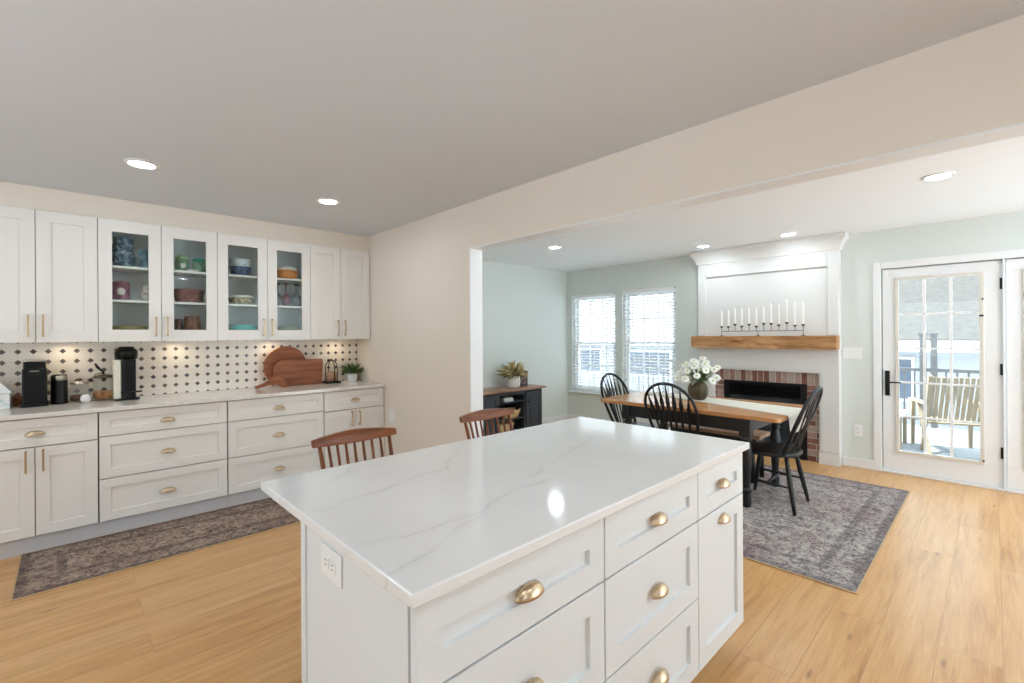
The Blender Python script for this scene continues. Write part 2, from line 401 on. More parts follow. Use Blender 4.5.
# outside
M['deck'] = wood('grey_deck_boards', rgb(112, 118, 124), rgb(140, 146, 152), rgb(168, 172, 176), 1, 0.8)
M['roof'] = speckle('grey_shingles', rgb(76, 72, 69), rgb(88, 84, 80), 9, 0.4, 0.6, 0.9)
M['siding'] = mat('pale_siding', rgb(150, 152, 156), 0.8)
M['slate_siding'] = mat('slate_siding', rgb(132, 146, 164), 0.8)
M['roof_light'] = speckle('light_grey_shingles', rgb(168, 166, 164), rgb(184, 182, 180), 9, 0.4, 0.6, 0.9)
M['fascia'] = mat('white_fascia', rgb(248, 248, 248), 0.6)
M['dark_pane'] = mat('house_window_dark', rgb(84, 92, 104), 0.2)
M['rail_grey'] = mat('weathered_rail', rgb(112, 110, 110), 0.8)
M['canopy'] = speckle('pale_canopy', rgb(150, 166, 130), rgb(206, 216, 190), 6, 0.4, 0.6, 0.9)
M['bark'] = mat('tree_bark', rgb(120, 108, 98), 0.9)
M['lawn'] = mat('snow_cover', rgb(236, 238, 242), 0.95)

# ------------------------------------------------------------------ mesh helpers
class MB:
    def __init__(s): s.bm = bmesh.new(); s.m = Matrix.Identity(4); s.mi = 0
    def _v(s, p): return s.bm.verts.new(s.m @ Vector(p))
    def _f(s, vs, smooth=False):
        try: f = s.bm.faces.new(vs)
        except ValueError: return None
        f.smooth = smooth; f.material_index = s.mi; return f
    def box(s, x0, x1, y0, y1, z0, z1):
        x0, x1 = min(x0, x1), max(x0, x1); y0, y1 = min(y0, y1), max(y0, y1); z0, z1 = min(z0, z1), max(z0, z1)
        v = [s._v((x, y, z)) for z in (z0, z1) for x, y in ((x0, y0), (x1, y0), (x1, y1), (x0, y1))]
        for q in ((3, 2, 1, 0), (4, 5, 6, 7), (0, 1, 5, 4), (1, 2, 6, 5), (2, 3, 7, 6), (3, 0, 4, 7)): s._f([v[i] for i in q])
        return s
    def prism(s, poly, a0, a1, plane='xy', smooth=False):
        """poly: 2-d points; extruded from a0 to a1 along the third axis"""
        def P(u, v, w):
            return {'xy': (u, v, w), 'xz': (u, w, v), 'yz': (w, u, v)}[plane]
        A = [s._v(P(u, v, a0)) for u, v in poly]; B = [s._v(P(u, v, a1)) for u, v in poly]
        n = len(poly)
        s._f(A[::-1]); s._f(B)
        for i in range(n): s._f([A[i], A[(i + 1) % n], B[(i + 1) % n], B[i]], smooth)
        return s
    def tube(s, pts, rad, n=8, caps=True, closed=False, flat=None, up=None):
        pts = [Vector(p) for p in pts]; N = len(pts)
        if not hasattr(rad, '__len__'): rad = [rad] * N
        rings = []; nrm = None
        for i, p in enumerate(pts):
            if closed: d = pts[(i + 1) % N] - pts[i - 1]
            else: d = pts[min(i + 1, N - 1)] - pts[max(i - 1, 0)]
            if d.length < 1e-9: d = Vector((0, 0, 1))
            d.normalize()
            if nrm is None:
                a = Vector(up) if up else (Vector((0, 0, 1)) if abs(d.z) < 0.9 else Vector((1, 0, 0)))
                nrm = (a - d * a.dot(d)).normalized()
            else:
                nrm = nrm - d * nrm.dot(d)
                nrm = nrm.normalized() if nrm.length > 1e-6 else d.orthogonal().normalized()
            b = d.cross(nrm)
            fx, fy = flat if flat else (1, 1)
            rings.append([s._v(p + (nrm * math.cos(2 * PI * k / n) * fx + b * math.sin(2 * PI * k / n) * fy) * rad[i]) for k in range(n)])
        for i in range(N if closed else N - 1):
            A, B = rings[i], rings[(i + 1) % N]
            for k in range(n): s._f([A[k], A[(k + 1) % n], B[(k + 1) % n], B[k]], True)
        if caps and not closed: s._f(rings[0][::-1]); s._f(rings[-1])
        return s
    def cyl(s, p0, p1, r0, r1=None, n=16): return s.tube([p0, p1], [r0, r0 if r1 is None else r1], n)
    def lathe(s, prof, c=(0, 0, 0), n=24, ribs=0, ribd=0.0, smooth=True, axis='z', caps=True):
        rings = []
        for r, z in prof:
            ring = []
            for k in range(n):
                a = 2 * PI * k / n
                rr = r * (1 - ribd * (0.5 + 0.5 * math.cos(ribs * a)) if ribs else 1)
                q = (rr * math.cos(a), rr * math.sin(a), z)
                if axis == 'y': q = (q[0], -q[2], q[1])
                if axis == 'x': q = (q[2], q[0], q[1])
                ring.append(s._v((c[0] + q[0], c[1] + q[1], c[2] + q[2])))
            rings.append(ring)
        for A, B in zip(rings, rings[1:]):
            for k in range(n): s._f([A[k], A[(k + 1) % n], B[(k + 1) % n], B[k]], smooth)
        if caps: s._f(rings[0][::-1]); s._f(rings[-1])
        return s
    def grid(s, P, smooth=True, closed_u=False):
        V = [[s._v(p) for p in row] for row in P]
        for i in range(len(V) - 1):
            for j in range(len(V[0]) - (0 if closed_u else 1)):
                k = (j + 1) % len(V[0])
                s._f([V[i][j], V[i][k], V[i + 1][k], V[i + 1][j]], smooth)
        return s
    def sphere(s, c, r, n=16, sq=(1, 1, 1)):
        prof = [(max(1e-4, math.sin(PI * i / (n // 2))), -math.cos(PI * i / (n // 2))) for i in range(n // 2 + 1)]
        rings = [[s._v((c[0] + a * r * sq[0] * math.cos(2 * PI * k / n), c[1] + a * r * sq[1] * math.sin(2 * PI * k / n), c[2] + z * r * sq[2])) for k in range(n)] for a, z in prof]
        for A, B in zip(rings, rings[1:]):
            for k in range(n): s._f([A[k], A[(k + 1) % n], B[(k + 1) % n], B[k]], True)
        s._f(rings[0][::-1], True); s._f(rings[-1], True)
        return s
    def build(s, name, m, parent=None, loc=(0, 0, 0), bevel=0.0, solid=0.0, subd=0, rotz=0.0, kind=None, segs=2):
        me = bpy.data.meshes.new(name)
        bmesh.ops.recalc_face_normals(s.bm, faces=s.bm.faces)
        s.bm.to_mesh(me); s.bm.free()
        for x in (m if isinstance(m, (list, tuple)) else [m]): me.materials.append(x if not isinstance(x, str) else M[x])
        o = bpy.data.objects.new(name, me); COL.objects.link(o)
        o.location = loc; o.rotation_euler = (0, 0, rotz)
        if parent is not None: o.parent = parent
        if solid:
            md = o.modifiers.new('solid', 'SOLIDIFY'); md.thickness = solid; md.offset = 0
        if bevel:
            md = o.modifiers.new('bevel', 'BEVEL'); md.width = bevel; md.segments = segs; md.limit_method = 'ANGLE'; md.angle_limit = math.radians(40)
        if subd:
            md = o.modifiers.new('sub', 'SUBSURF'); md.levels = subd; md.render_levels = subd
        if kind: o['kind'] = kind
        return o

def tag(o, label, cat, group=None, kind=None):
    if label: o['label'] = label
    if cat: o['category'] = cat
    if group: o['group'] = group
    if kind: o['kind'] = kind
    return o
def thing(name, label, cat, loc=(0, 0, 0), rotz=0.0, group=None, kind=None):
    o = bpy.data.objects.new(name, None); COL.objects.link(o); o.empty_display_size = 0.05
    o.location = loc; o.rotation_euler = (0, 0, rotz)
    return tag(o, label, cat, group, kind)
def dup(root, loc, rotz=None, label=None, group=None):
    def cp(o, par):
        c = o.copy(); COL.objects.link(c)
        if par is not None: c.parent = par
        for ch in [x for x in o.children]: cp(ch, c)
        return c
    r = cp(root, None); r.location = loc
    if rotz is not None: r.rotation_euler = (0, 0, rotz)
    if label: r['label'] = label
    if group: r['group'] = group
    return r
def struct(name, mb, m, label, cat, parent=None, **kw):
    o = mb.build(name, m, parent, kind='structure', **kw)
    if parent is None: tag(o, label, cat)
    return o

def holes(mb, plane, d0, d1, u0, u1, z0, z1, ops):
    """a wall slab with rectangular openings; plane 'x' spans Y, plane 'y' spans X"""
    us = sorted({u0, u1} | {v for o in ops for v in o[:2]}); zs = sorted({z0, z1} | {v for o in ops for v in o[2:]})
    for a, b in zip(us, us[1:]):
        run = None
        for c, d in list(zip(zs, zs[1:])) + [(None, None)]:
            solid = c is not None and not any(o[0] <= (a + b) / 2 <= o[1] and o[2] <= (c + d) / 2 <= o[3] for o in ops)
            if solid: run = (run[0], d) if run else (c, d)
            elif run:
                if plane == 'x': mb.box(d0, d1, a, b, run[0], run[1])
                else: mb.box(a, b, d0, d1, run[0], run[1])
                run = None
    return mb

# ------------------------------------------------------------------ setting
XF, YL, XM, TM = 5.93, 4.93, 2.322, 0.125      # far wall face, left wall face, dividing wall face and its thickness
XB, YB = -2.4, -2.7                            # the room goes on behind the camera
CK, CD = 2.467, 2.44
YJ, ZH = 2.909, 2.105                           # jamb and head of the wide opening

struct('floor', MB().box(XB - .15, XF + .15, YB - .15, YL + .15, -0.12, 0), 'floor', 'light oak plank floor running through both rooms', 'floor')
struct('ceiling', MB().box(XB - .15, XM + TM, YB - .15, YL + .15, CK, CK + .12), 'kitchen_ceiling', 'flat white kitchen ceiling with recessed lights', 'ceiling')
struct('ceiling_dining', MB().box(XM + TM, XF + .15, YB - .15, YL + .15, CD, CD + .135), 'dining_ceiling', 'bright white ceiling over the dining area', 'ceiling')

# left wall: beige in the kitchen, sage in the dining room
struct('wall_left', MB().box(XB - .15, XM + .06, YL, YL + .15, 0, CK), 'kitchen_wall', 'beige wall behind the white kitchen cabinets', 'wall')
struct('wall_left_dining', MB().box(XM + .0625, XF - .0005, 4.868, YL + .15, 0, CD - .0005), 'dining_wall', 'pale sage wall behind the black sideboard', 'wall')

W1 = (3.926, 4.765, 0.50, 2.035); W2 = (2.971, 3.817, 0.50, 2.05)
D1 = (-0.058, 0.785, 0.0, 2.045); D2 = (-0.93, -0.072, 0.0, 2.045)
FB = (1.43, 2.30, 0.0, 0.835)
mb = MB(); holes(mb, 'x', XF, XF + .15, YB - .15, YL + .15, 0, CD, [W1, W2, (D2[0], D1[1], 0, 2.045), FB])
struct('wall_right', mb, 'dining_wall', 'pale sage far wall with windows, fireplace and glazed door', 'wall')

# dividing wall: pillar and header, beige to the kitchen, white reveals, sage to the dining side
mb = MB()
mb.box(XM, XM + .006, YJ, YL, 0, CK); mb.box(XM, XM + .006, YB, YJ, ZH, CK)
mb.mi = 1; mb.box(XM + .006, XM + TM - .006, YJ, YL, 0, CK - .001); mb.box(XM + .006, XM + TM - .006, YB, YJ, ZH, CK - .001)
mb.mi = 2; mb.box(XM + TM - .006, XM + TM, YJ, YL, 0, CD); mb.box(XM + TM - .006, XM + TM, YB, YJ, ZH, CD)
struct('wall_middle', mb, ['kitchen_wall', 'trim', 'dining_wall'], 'beige pillar and header of the wide opening to the dining room', 'wall')
mb = MB()
mb.box(XM - .001, XM + TM + .001, YJ - .008, YJ - .0001, 0, ZH); mb.box(XM - .001, XM + TM + .001, YB, YJ - .008, ZH - .008, ZH - .0001)
struct('trim_1', mb, 'trim', 'white lining of the wide opening', 'trim')

# behind the camera: walls kept white for bounce, openings added to let daylight in
mb = MB(); holes(mb, 'y', YB - .15, YB, XB - .15, XF + .15, 0, CK, [(-.4, .4, 1.15, 1.95), (2.56, 5.88, 0.02, 2.34)])
struct('wall_rear', mb, 'rear_wall', 'white wall behind the viewer with openings added for daylight', 'wall')
struct('wall_back', holes(MB(), 'x', XB - .15, XB, YB, YL, 0, CK, [(.2, 3.0, .85, 2.1)]), 'rear_wall', 'white kitchen end wall with an opening added for daylight', 'wall')  # unseen opening, added to light the pillar, header and island end

# soffit over the wall cabinets
struct('trim_2', MB().box(XB, XM - .001, 4.645, YL - .001, 2.30, CK - .001), 'kitchen_wall', 'beige bulkhead over the wall cabinets', 'trim')

# baseboards
def baseboard(name, mb, label): struct(name, mb, 'trim', label, 'baseboard', bevel=.004)
baseboard('baseboard_left', MB().box(XM + TM + .001, XF - .001, 4.852, 4.8675, 0, .095), 'white baseboard under the sage wall by the sideboard')
baseboard('baseboard_right', MB().box(XF - .016, XF - .0005, 2.64, 4.851, 0, .095), 'white baseboard under the two windows')
baseboard('baseboard_door', MB().box(XF - .016, XF - .0005, .852, 1.115, 0, .095), 'short white baseboard between fireplace and glazed door')

# windows
def window(n, op, label):
    y0, y1, z0, z1 = op
    x = XF + .07
    r = thing('window_%d' % n, label, 'window', (x, (y0 + y1) / 2, z0), kind='structure')
    w = (y1 - y0) / 2 - .001; h = z1 - z0 - .001
    def ring(mb, xa, xb, ya, yb, za, zb, t):
        mb.box(xa, xb, ya, ya + t, za, zb); mb.box(xa, xb, yb - t, yb, za, zb)
        mb.box(xa, xb, ya + t, yb - t, za, za + t); mb.box(xa, xb, ya + t, yb - t, zb - t, zb)
    f = MB(); ring(f, -.03, .05, -w, w, 0.001, h, .035); f.build('window_frame', 'trim', r, kind='structure')
    m = h * .5
    for nm, za, zb, xo in (('lower_sash', .036, m + .02, -.01), ('upper_sash', m - .02, h - .036, .015)):
        s_ = MB(); ring(s_, xo, xo + .022, -w + .036, w - .036, za, zb, .042)
        zz0, zz1 = za + .042, zb - .042
        for k in (1, 2):
            yy = -w + .078 + (2 * w - .156) * k / 3
            s_.box(xo + .004, xo + .018, yy - .009, yy + .009, zz0, zz1)
        s_.box(xo + .004, xo + .018, -w + .078, w - .078, (zz0 + zz1) / 2 - .009, (zz0 + zz1) / 2 + .009)
        o = s_.build(nm, 'trim', r, kind='structure')
        MB().box(xo + .009, xo + .012, -w + .078, w - .078, zz0, zz1).build('pane', 'pane', o, kind='structure')
    MB().box(-.125, -.032, -w - .03, w + .03, -.028, -.001).build('sill', 'trim', r, bevel=.004, kind='structure')
    return r
window(1, W1, 'left double-hung window with white blinds next to the corner')
window(2, W2, 'right double-hung window with white blinds nearer the fireplace')

def blind(op, label):
    y0, y1, z0, z1 = op
    r = thing('window_blind', label, 'blind', (XF + .02, (y0 + y1) / 2, z0), group='white slatted window blinds')
    w = (y1 - y0) / 2 - .008; h = z1 - z0
    MB().box(-.035, .02, -w, w, h - .05, h - .003).build('headrail', 'blind', r, bevel=.003)
    MB().box(-.022, .014, -w, w, .004, .022).build('bottom_rail', 'blind', r, bevel=.003)
    s_ = MB(); n = int((h - .08) / .043)
    for k in range(n):
        z = .045 + k * .043
        s_.prism([(-.021, z + .007), (-.0205, z + .0088), (.0135, z - .007), (.013, z - .0088)], -w + .002, w - .002, 'xz')
    s_.build('slats', 'slat', r)
    c = MB()
    for yy in (-w * .6, 0, w * .6):
        c.box(-.024, -.0225, yy - .004, yy + .004, .02, h - .05); c.box(.0145, .016, yy - .004, yy + .004, .02, h - .05)
    c.build('ladder_tape', 'blind', r)
    MB().cyl((-.03, -w - .004 + .03, h - .05), (-.03, -w + .026, h - .7), .003, n=6).build('wand', 'plate', r)
    MB().box(-.038, -.0352, -w, -w + .02, h - .03, h - .004).build('end_bracket', 'steel', r)
blind(W1, 'white slatted blind in the left window by the corner')
blind(W2, 'white slatted blind in the right window by the fireplace')

# glazed door and the fixed leaf right of it
def door(n, op, label, handle):
    y0, y1, z0, z1 = op
    r = thing('door_%d' % n, label, 'door', (XF, (y0 + y1) / 2, 0), kind='structure')
    w = (y1 - y0) / 2 - .008
    yr = y0 - (y0 + y1) / 2
    fa, fb, g0, g1 = -w + .108, w - .098, .205, 1.95     # moulding frame of the lite
    mb = MB()
    mb.box(.02, .062, -w, w, .025, g0 + .01); mb.box(.02, .062, -w, w, g1 - .01, z1 - .01)
    mb.box(.02, .062, -w, fa + .01, g0 + .01, g1 - .01); mb.box(.02, .062, fb - .01, w, g0 + .01, g1 - .01)
    mb.build('slab', 'trim', r, bevel=.002, kind='structure')
    mb = MB()
    t = .03
    mb.box(.006, .0199, fa, fa + t, g0, g1); mb.box(.006, .0199, fb - t, fb, g0, g1); mb.box(.006, .0199, fa + t, fb - t, g0, g0 + t); mb.box(.006, .0199, fa + t, fb - t, g1 - t, g1)
    fr = mb.build('lite_frame', 'lite_frame', r, bevel=.004, kind='structure')
    mb = MB(); a, b, c, d = fa + t, fb - t, g0 + t, g1 - t
    for k in (1, 2):
        yy = a + (b - a) * k / 3; mb.box(.03, .05, yy - .011, yy + .011, c, d)
    for k in range(1, 5):
        zz = c + (d - c) * k / 5; mb.box(.032, .048, a, b, zz - .009, zz + .009)
    mb.build('muntins', 'trim', r, kind='structure')
    MB().box(.038, .042, fa + .011, fb - .011, g0 + .011, g1 - .011).build('pane', 'pane', r, kind='structure')
    if handle:
        h = MB().box(-.002, .0199, w - .055, w - .018, .77, 1.02).build('handle_plate', 'black_metal', r, bevel=.005, kind='structure')
        m2 = MB(); m2.tube([(-.002, w - .036, .905), (-.045, w - .036, .905), (-.05, w - .05, .907), (-.05, w - .15, .91)], [.009, .008, .008, .006], 10)
        m2.build('lever', 'black_metal', h, kind='structure')
        for zz in (.33, 1.07, 1.83):
            MB().box(.006, .0199, -w - .006, -w + .010, zz - .05, zz + .05).build('hinge', 'black_metal', r, kind='structure', bevel=.002)
        k = MB()
        for zz in (.24, 1.55, 1.70): k.box(.002, .0059, fa + .002, fa + .014 if zz != 1.55 else fa + .03, zz - .008, zz + .008)
        k.build('screen_clips', 'black_metal', r, kind='structure')
        MB().box(.004, .0199, w - .045, w - .01, 1.97, 2.01).build('sensor', 'plate', r, bevel=.003, kind='structure')
    else:
        k = MB()
        for zz in (.45, 1.05, 1.72): k.box(.002, .0199, w - .115, w - .104, zz - .02, zz + .02)
        k.build('screen_clips', 'black_metal', r, kind='structure')
    return r
M['lite_frame'] = mat('lite_moulding', rgb(222, 216, 206), 0.5)
door(1, D1, 'white door with a gridded glass lite, black lever handle and hinges', True)
door(2, D2, 'white glazed leaf right of the door, cut by the photo edge', False)
mb = MB()
mb.box(XF - .014, XF + .02, .786, .850, 0, 2.115); mb.box(XF - .014, XF + .02, D2[0] - .065, D2[0], 0, 2.115); mb.box(XF - .014, XF + .02, D2[0], .786, 2.046, 2.115)
mb.box(XF - .002, XF + .07, D2[1], D1[0], 0, 2.0455)
mb.box(XF - .006, XF + .12, D2[0], .786, 0.0005, .022)
mb.box(XF + .064, XF + .10, .76, .7855, .022, 2.045); mb.box(XF + .0705, XF + .10, D2[1] - .02, D1[0] + .02, .022, 2.045)
mb.box(XF + .064, XF + .10, D2[0], D2[0] + .02, .022, 2.045); mb.box(XF + .064, XF + .10, D2[0] + .02, .76, 2.025, 2.045)
struct('trim_3', mb, 'trim', 'white casing, mullion and sill round the glazed doors', 'trim', bevel=.003)

# ------------------------------------------------------------------ lights of the house, plus added fill lights out of view
def downlight(x, y, z, m, label, group, r=.062):
    t = thing('recessed_light', label, 'light', (x, y, z), group=group)
    MB().lathe([(r + .026, 0), (r + .024, -.006), (r + .006, -.010), (r, -.004), (r, -.0005)], n=28, caps=False).build('trim_ring', 'trim', t)
    MB().lathe([(.0001, -.003), (r - .0005, -.003)], n=28, caps=False).build('lens', m, t)
    return t
G = 'recessed kitchen ceiling lights'
downlight(.325, 3.61, CK, 'lens', 'recessed kitchen light over the wall of glass-door cabinets, left of the pair', G)
downlight(1.475, 3.62, CK, 'lens', 'recessed kitchen light nearer the beige pillar, right of the pair', G)
for x, y in ((.325, -.3), (1.475, -.9), (-1.1, 3.6), (-1.1, 1.7), (-1.1, -.3), (.3, -1.9)):  # unseen downlights, added to fill the kitchen with light
    downlight(x, y, CK, 'lens', 'added recessed fill light on the kitchen ceiling behind the viewer', G)
G = 'recessed dining ceiling lights'
downlight(4.15, 3.59, CD, 'lens_dining', 'recessed dining light near the sage wall over the sideboard', G)
downlight(5.41, 2.37, CD, 'lens_dining', 'recessed light just left of the middle in front of the fireplace crown', G)
downlight(5.43, 1.48, CD, 'lens_dining', 'recessed light at the right end of the fireplace crown', G)
downlight(4.17, .25, CD, 'lens_dining', 'recessed dining light over the bare floor by the header', G)
for x, y in ((3.0, 2.6), (3.0, .95), (3.0, -.8), (4.2, -1.4), (5.4, -.9)): downlight(x, y, CD, 'lens_dining', 'added recessed fill light on the dining ceiling, out of view', G)  # unseen downlights, added to brighten the dining ceiling and walls

# ------------------------------------------------------------------ cabinets
def shaker(mb, x0, x1, z0, z1, yf, t=.02, st=.06, rec=.011, sl=.003):
    """door or drawer front whose face is at y = yf (facing -Y), panel recessed inside a frame"""
    def R(a, b, c, d, y): return [mb._v((a, y, c)), mb._v((b, y, c)), mb._v((b, y, d)), mb._v((a, y, d))]
    e = .0015
    back = R(x0, x1, z0, z1, yf + t); o0 = R(x0, x1, z0, z1, yf + e); o = R(x0 + e, x1 - e, z0 + e, z1 - e, yf)
    i = R(x0 + st, x1 - st, z0 + st, z1 - st, yf); p = R(x0 + st + sl, x1 - st - sl, z0 + st + sl, z1 - st - sl, yf + rec)
    mb._f(back)
    for A, B in ((back, o0), (o0, o), (o, i), (i, p)):
        for k in range(4): mb._f([A[k], A[(k + 1) % 4], B[(k + 1) % 4], B[k]])
    mb._f(p)
    return mb

def cup_pull(parent, x, z, y, s=1.0):
    a, b, c = .047 * s, .026 * s, .030 * s
    mb = MB(); nu, nv = 18, 8
    P = []
    for j in range(nv + 1):
        ph = PI / 2 * j / nv
        P.append([(-a * math.cos(PI * i / nu), -b * math.sin(PI * i / nu) * math.cos(ph), c * math.sin(PI * i / nu) * math.sin(ph)) for i in range(nu + 1)])
    mb.grid(P)
    bmesh.ops.remove_doubles(mb.bm, verts=mb.bm.verts, dist=1e-5)
    o = mb.build('cup_pull', 'brass', parent, (x, y - .001, z - c * .45), solid=.0018)
    return o
def bar_pull(parent, x, z, y, L=.15, name='bar_pull'):
    mb = MB()
    mb.box(-.005, .005, -.034, -.025, -L / 2, L / 2)
    for zz in (-L / 2 + .006, L / 2 - .006):
        mb.box(-.005, .005, -.0255, 0, zz - .006, zz + .006)
    return mb.build(name, 'bar_brass', parent, (x, y, z), bevel=.0015)

def front(root, name, x0, x1, z0, z1, yf, pull=None, st=.06, mtl='cabinet', px=None, pz=None, L=.14):
    """a drawer or door (local x, z) with its pull as a sub-part"""
    cx, cz = (x0 + x1) / 2, (z0 + z1) / 2
    mb = MB(); shaker(mb, x0 - cx, x1 - cx, z0 - cz, z1 - cz, 0, st=st)
    o = mb.build(name, mtl, root, (cx, yf, cz))
    if pull == 'cup': cup_pull(o, (px if px is not None else cx) - cx, (pz if pz is not None else cz) - cz, 0)
    if pull == 'bar': bar_pull(o, px - cx, pz - cz, 0, L)
    return o

# --- base cabinets along the left wall; faces at Y 4.31
BF, BT, BZ = 4.31, 0.117, 0.884
def base_cab(x0, x1, label):
    t = thing('base_cabinet', label, 'cabinet', (x0, BF, 0), group='white base cabinets on the left wall')
    w = x1 - x0
    MB().box(.002, w - .002, .0205, YL - BF - .001, BT - .002, BZ).build('body', 'gap_body', t)
    MB().box(.0005, w - .0005, .038, .055, 0.0005, BT - .0025).build('toe_kick', 'toe', t)
    return t, w
M['gap_body'] = mat('cabinet_side_paint', rgb(168, 160, 150), 0.6)
g = .0045
t, w = base_cab(-.472, .1425, 'white base cabinet with one drawer over two doors, below the boxy coffee machine')
front(t, 'drawer', g, w - g, .698, .877, 0, 'cup', .055, pz=.785)
front(t, 'door', g, w / 2 - g / 2, .117, .690, 0, 'bar', .065, px=w / 2 - .041, pz=.606)
front(t, 'door', w / 2 + g / 2, w - g, .117, .690, 0, 'bar', .065, px=w / 2 + .038, pz=.606)
for x0, x1, lab in ((.1425, .925, 'white three-drawer base cabinet below the capsule coffee machine'), (.925, 1.706, 'white three-drawer base cabinet below the wooden cutting boards')):
    t, w = base_cab(x0, x1, lab)
    front(t, 'drawer', g, w - g, .712, .877, 0, 'cup', .055, pz=.785)
    front(t, 'drawer', g, w - g, .415, .705, 0, 'cup', .06, pz=.552)
    front(t, 'drawer', g, w - g, .117, .408, 0, 'cup', .06, pz=.257)
t, w = base_cab(1.706, XM - .004, 'white base cabinet below the small potted plant, next to the pillar')
front(t, 'drawer', g, w - g, .698, .877, 0, 'cup', .055, pz=.785)
front(t, 'door', g, w / 2 - g / 2, .117, .690, 0, 'bar', .06, px=w / 2 - .040, pz=.606)
front(t, 'door', w / 2 + g / 2, w - g, .117, .690, 0, 'bar', .06, px=w / 2 + .036, pz=.606)
for x0, x1, lab in ((-1.25, -.472, 'white base cabinet left of the photo edge'),):
    t, w = base_cab(x0, x1, lab)
    front(t, 'drawer', g, w - g, .712, .877, 0, 'cup', .055, pz=.785)
    front(t, 'drawer', g, w - g, .415, .705, 0, 'cup', .06, pz=.552); front(t, 'drawer', g, w - g, .117, .408, 0, 'cup', .06, pz=.257)

tag(MB().box(-1.27, XM - .002, 4.284, YL - .001, .885, .915).build('countertop', 'counter', bevel=.003), 'long white quartz countertop along the left wall, holding coffee things and cutting boards', 'countertop')
struct('backsplash', MB().box(-1.25, XM - .003, YL - .0072, YL - .0005, .9155, 1.3685), 'tile', 'white octagon tile backsplash with dark dots', 'backsplash')

# --- wall cabinets; faces at Y 4.60
UF, UZ0, UZ1, UD = 4.60, 1.37, 2.296, .325
def wall_cab(x0, x1, label, glass=False):
    t = thing('wall_cabinet', label, 'cabinet', (x0, UF, UZ0), group='white wall cabinets on the left wall')
    w = x1 - x0; h = UZ1 - UZ0
    if not glass:
        MB().box(.001, w - .001, .0205, UD, 0, h).build('body', 'cabinet', t)
    else:
        mb = MB(); b = .018
        mb.box(.001, b, .0205, UD, 0, h); mb.box(w - b, w - .001, .0205, UD, 0, h)
        mb.box(b, w - b, .0205, UD, 0, b); mb.box(b, w - b, .0205, UD, h - b, h); mb.box(b, w - b, UD - .008, UD, b, h - b)
        mb.build('body', 'cab_inside', t)
        for zz in SHELF: MB().box(b + .0005, w - b - .0005, .03, UD - .009, zz - .018 - UZ0, zz - UZ0).build('shelf', 'cabinet', t)
    return t, w, h
M['cab_inside'] = mat('cabinet_interior', rgb(226, 227, 226), 0.5)
SHELF = (1.693, 1.953)
def solid_pair(x0, xm, x1, label):
    t, w, h = wall_cab(x0, x1, label); m = xm - x0
    front(t, 'door', .002, m - .002, .001, h - .001, 0, 'bar', .075, px=m - .036, pz=.118, L=.155)
    front(t, 'door', m + .002, w - .002, .001, h - .001, 0, 'bar', .075, px=m + .036, pz=.118, L=.155)
def glass_pair(x0, xm, x1, label):
    t, w, h = wall_cab(x0, x1, label, True); m = xm - x0
    for a, b, hx in ((.002, m - .002, m - .036), (m + .002, w - .002, m + .036)):
        cx = (a + b) / 2; hw = (b - a) / 2; st, sb = .078, .092
        mb = MB()
        mb.box(-hw, -hw + st, 0, .02, .001, h - .001); mb.box(hw - st, hw, 0, .02, .001, h - .001)
        mb.box(-hw + st, hw - st, 0, .02, .001, sb); mb.box(-hw + st, hw - st, 0, .02, h - sb, h - .001)
        o = mb.build('door', 'cabinet', t, (cx, 0, 0))
        MB().box(-hw + st - .004, hw - st + .004, .0125, .0155, sb - .004, h - sb + .004).build('glass_pane', 'cab_glass', o)
        bar_pull(o, hx - cx, .118, 0, .155)
wall_cab_x = (-.55, -.168, .155)
solid_pair(-.55, -.168, .155, 'white wall cabinet with two plain doors at the left photo edge')
glass_pair(.155, .533, .918, 'white glass-door wall cabinet with the blue pitcher and green canisters')
glass_pair(.918, 1.314, 1.697, 'white glass-door wall cabinet with the blue bowls and upturned wine glasses')
solid_pair(1.697, 2.000, XM - .006, 'white wall cabinet with two plain doors next to the pillar')
solid_pair(-1.25, -.9, -.55, 'white wall cabinet with two plain doors beyond the left photo edge')
for i, (x, nb) in enumerate(((-.02, 'boxy coffee machine'), (.66, 'bare tiles right of the capsule machine'), (1.42, 'cutting boards'), (2.06, 'lantern and plant'))):
    t = thing('puck_light', 'small warm light under the wall cabinets above the ' + nb, 'light', (x, 4.81, UZ0), group='lights under the wall cabinets')
    MB().lathe([(.034, -.0005), (.034, -.010), (.028, -.012), (.028, -.006)], n=20, caps=False).build('housing', 'trim', t)
    MB().lathe([(.0001, -.008), (.0275, -.008)], n=20, caps=False).build('lens', 'lens_under', t)

# --- island
IF, IX0, IX1, IY1 = .78, .50, 2.176, 1.372
IG = 'white drawer units of the kitchen island'
def island_cab(x0, x1, label):
    t = thing('island_cabinet', label, 'cabinet', (x0, IF, 0), group=IG)
    w = x1 - x0
    MB().box(.0015, w - .0015, .0205, IY1 - IF - .02, .105, .884).build('body', 'island_body', t)
    MB().box(.0015, w - .0015, .08, IY1 - IF - .02, 0.0005, .1045).build('toe_kick', 'toe', t)
    return t, w
M['island_body'] = mat('island_carcass', rgb(190, 186, 180), 0.5)
for x0, x1, lab in ((IX0, 1.113, 'island drawer unit nearest the viewer, with three drawers'), (1.113, 1.722, 'middle island unit with three drawers')):
    t, w = island_cab(x0, x1, lab)
    zs = ((.692, .872), (.400, .686), (.112, .394))
    for a, b in zs: front(t, 'drawer', .003 if x0 > .6 else -.0165, w - .003, a, b, 0, 'cup', .068, 'island_cabinet', pz=(a + b) / 2 + .006)
t, w = island_cab(1.722, IX1, 'narrow island unit at the dining end, one drawer over one tall door')
front(t, 'drawer', .003, w - .003, .692, .872, 0, 'cup', .068, 'island_cabinet', pz=.786)
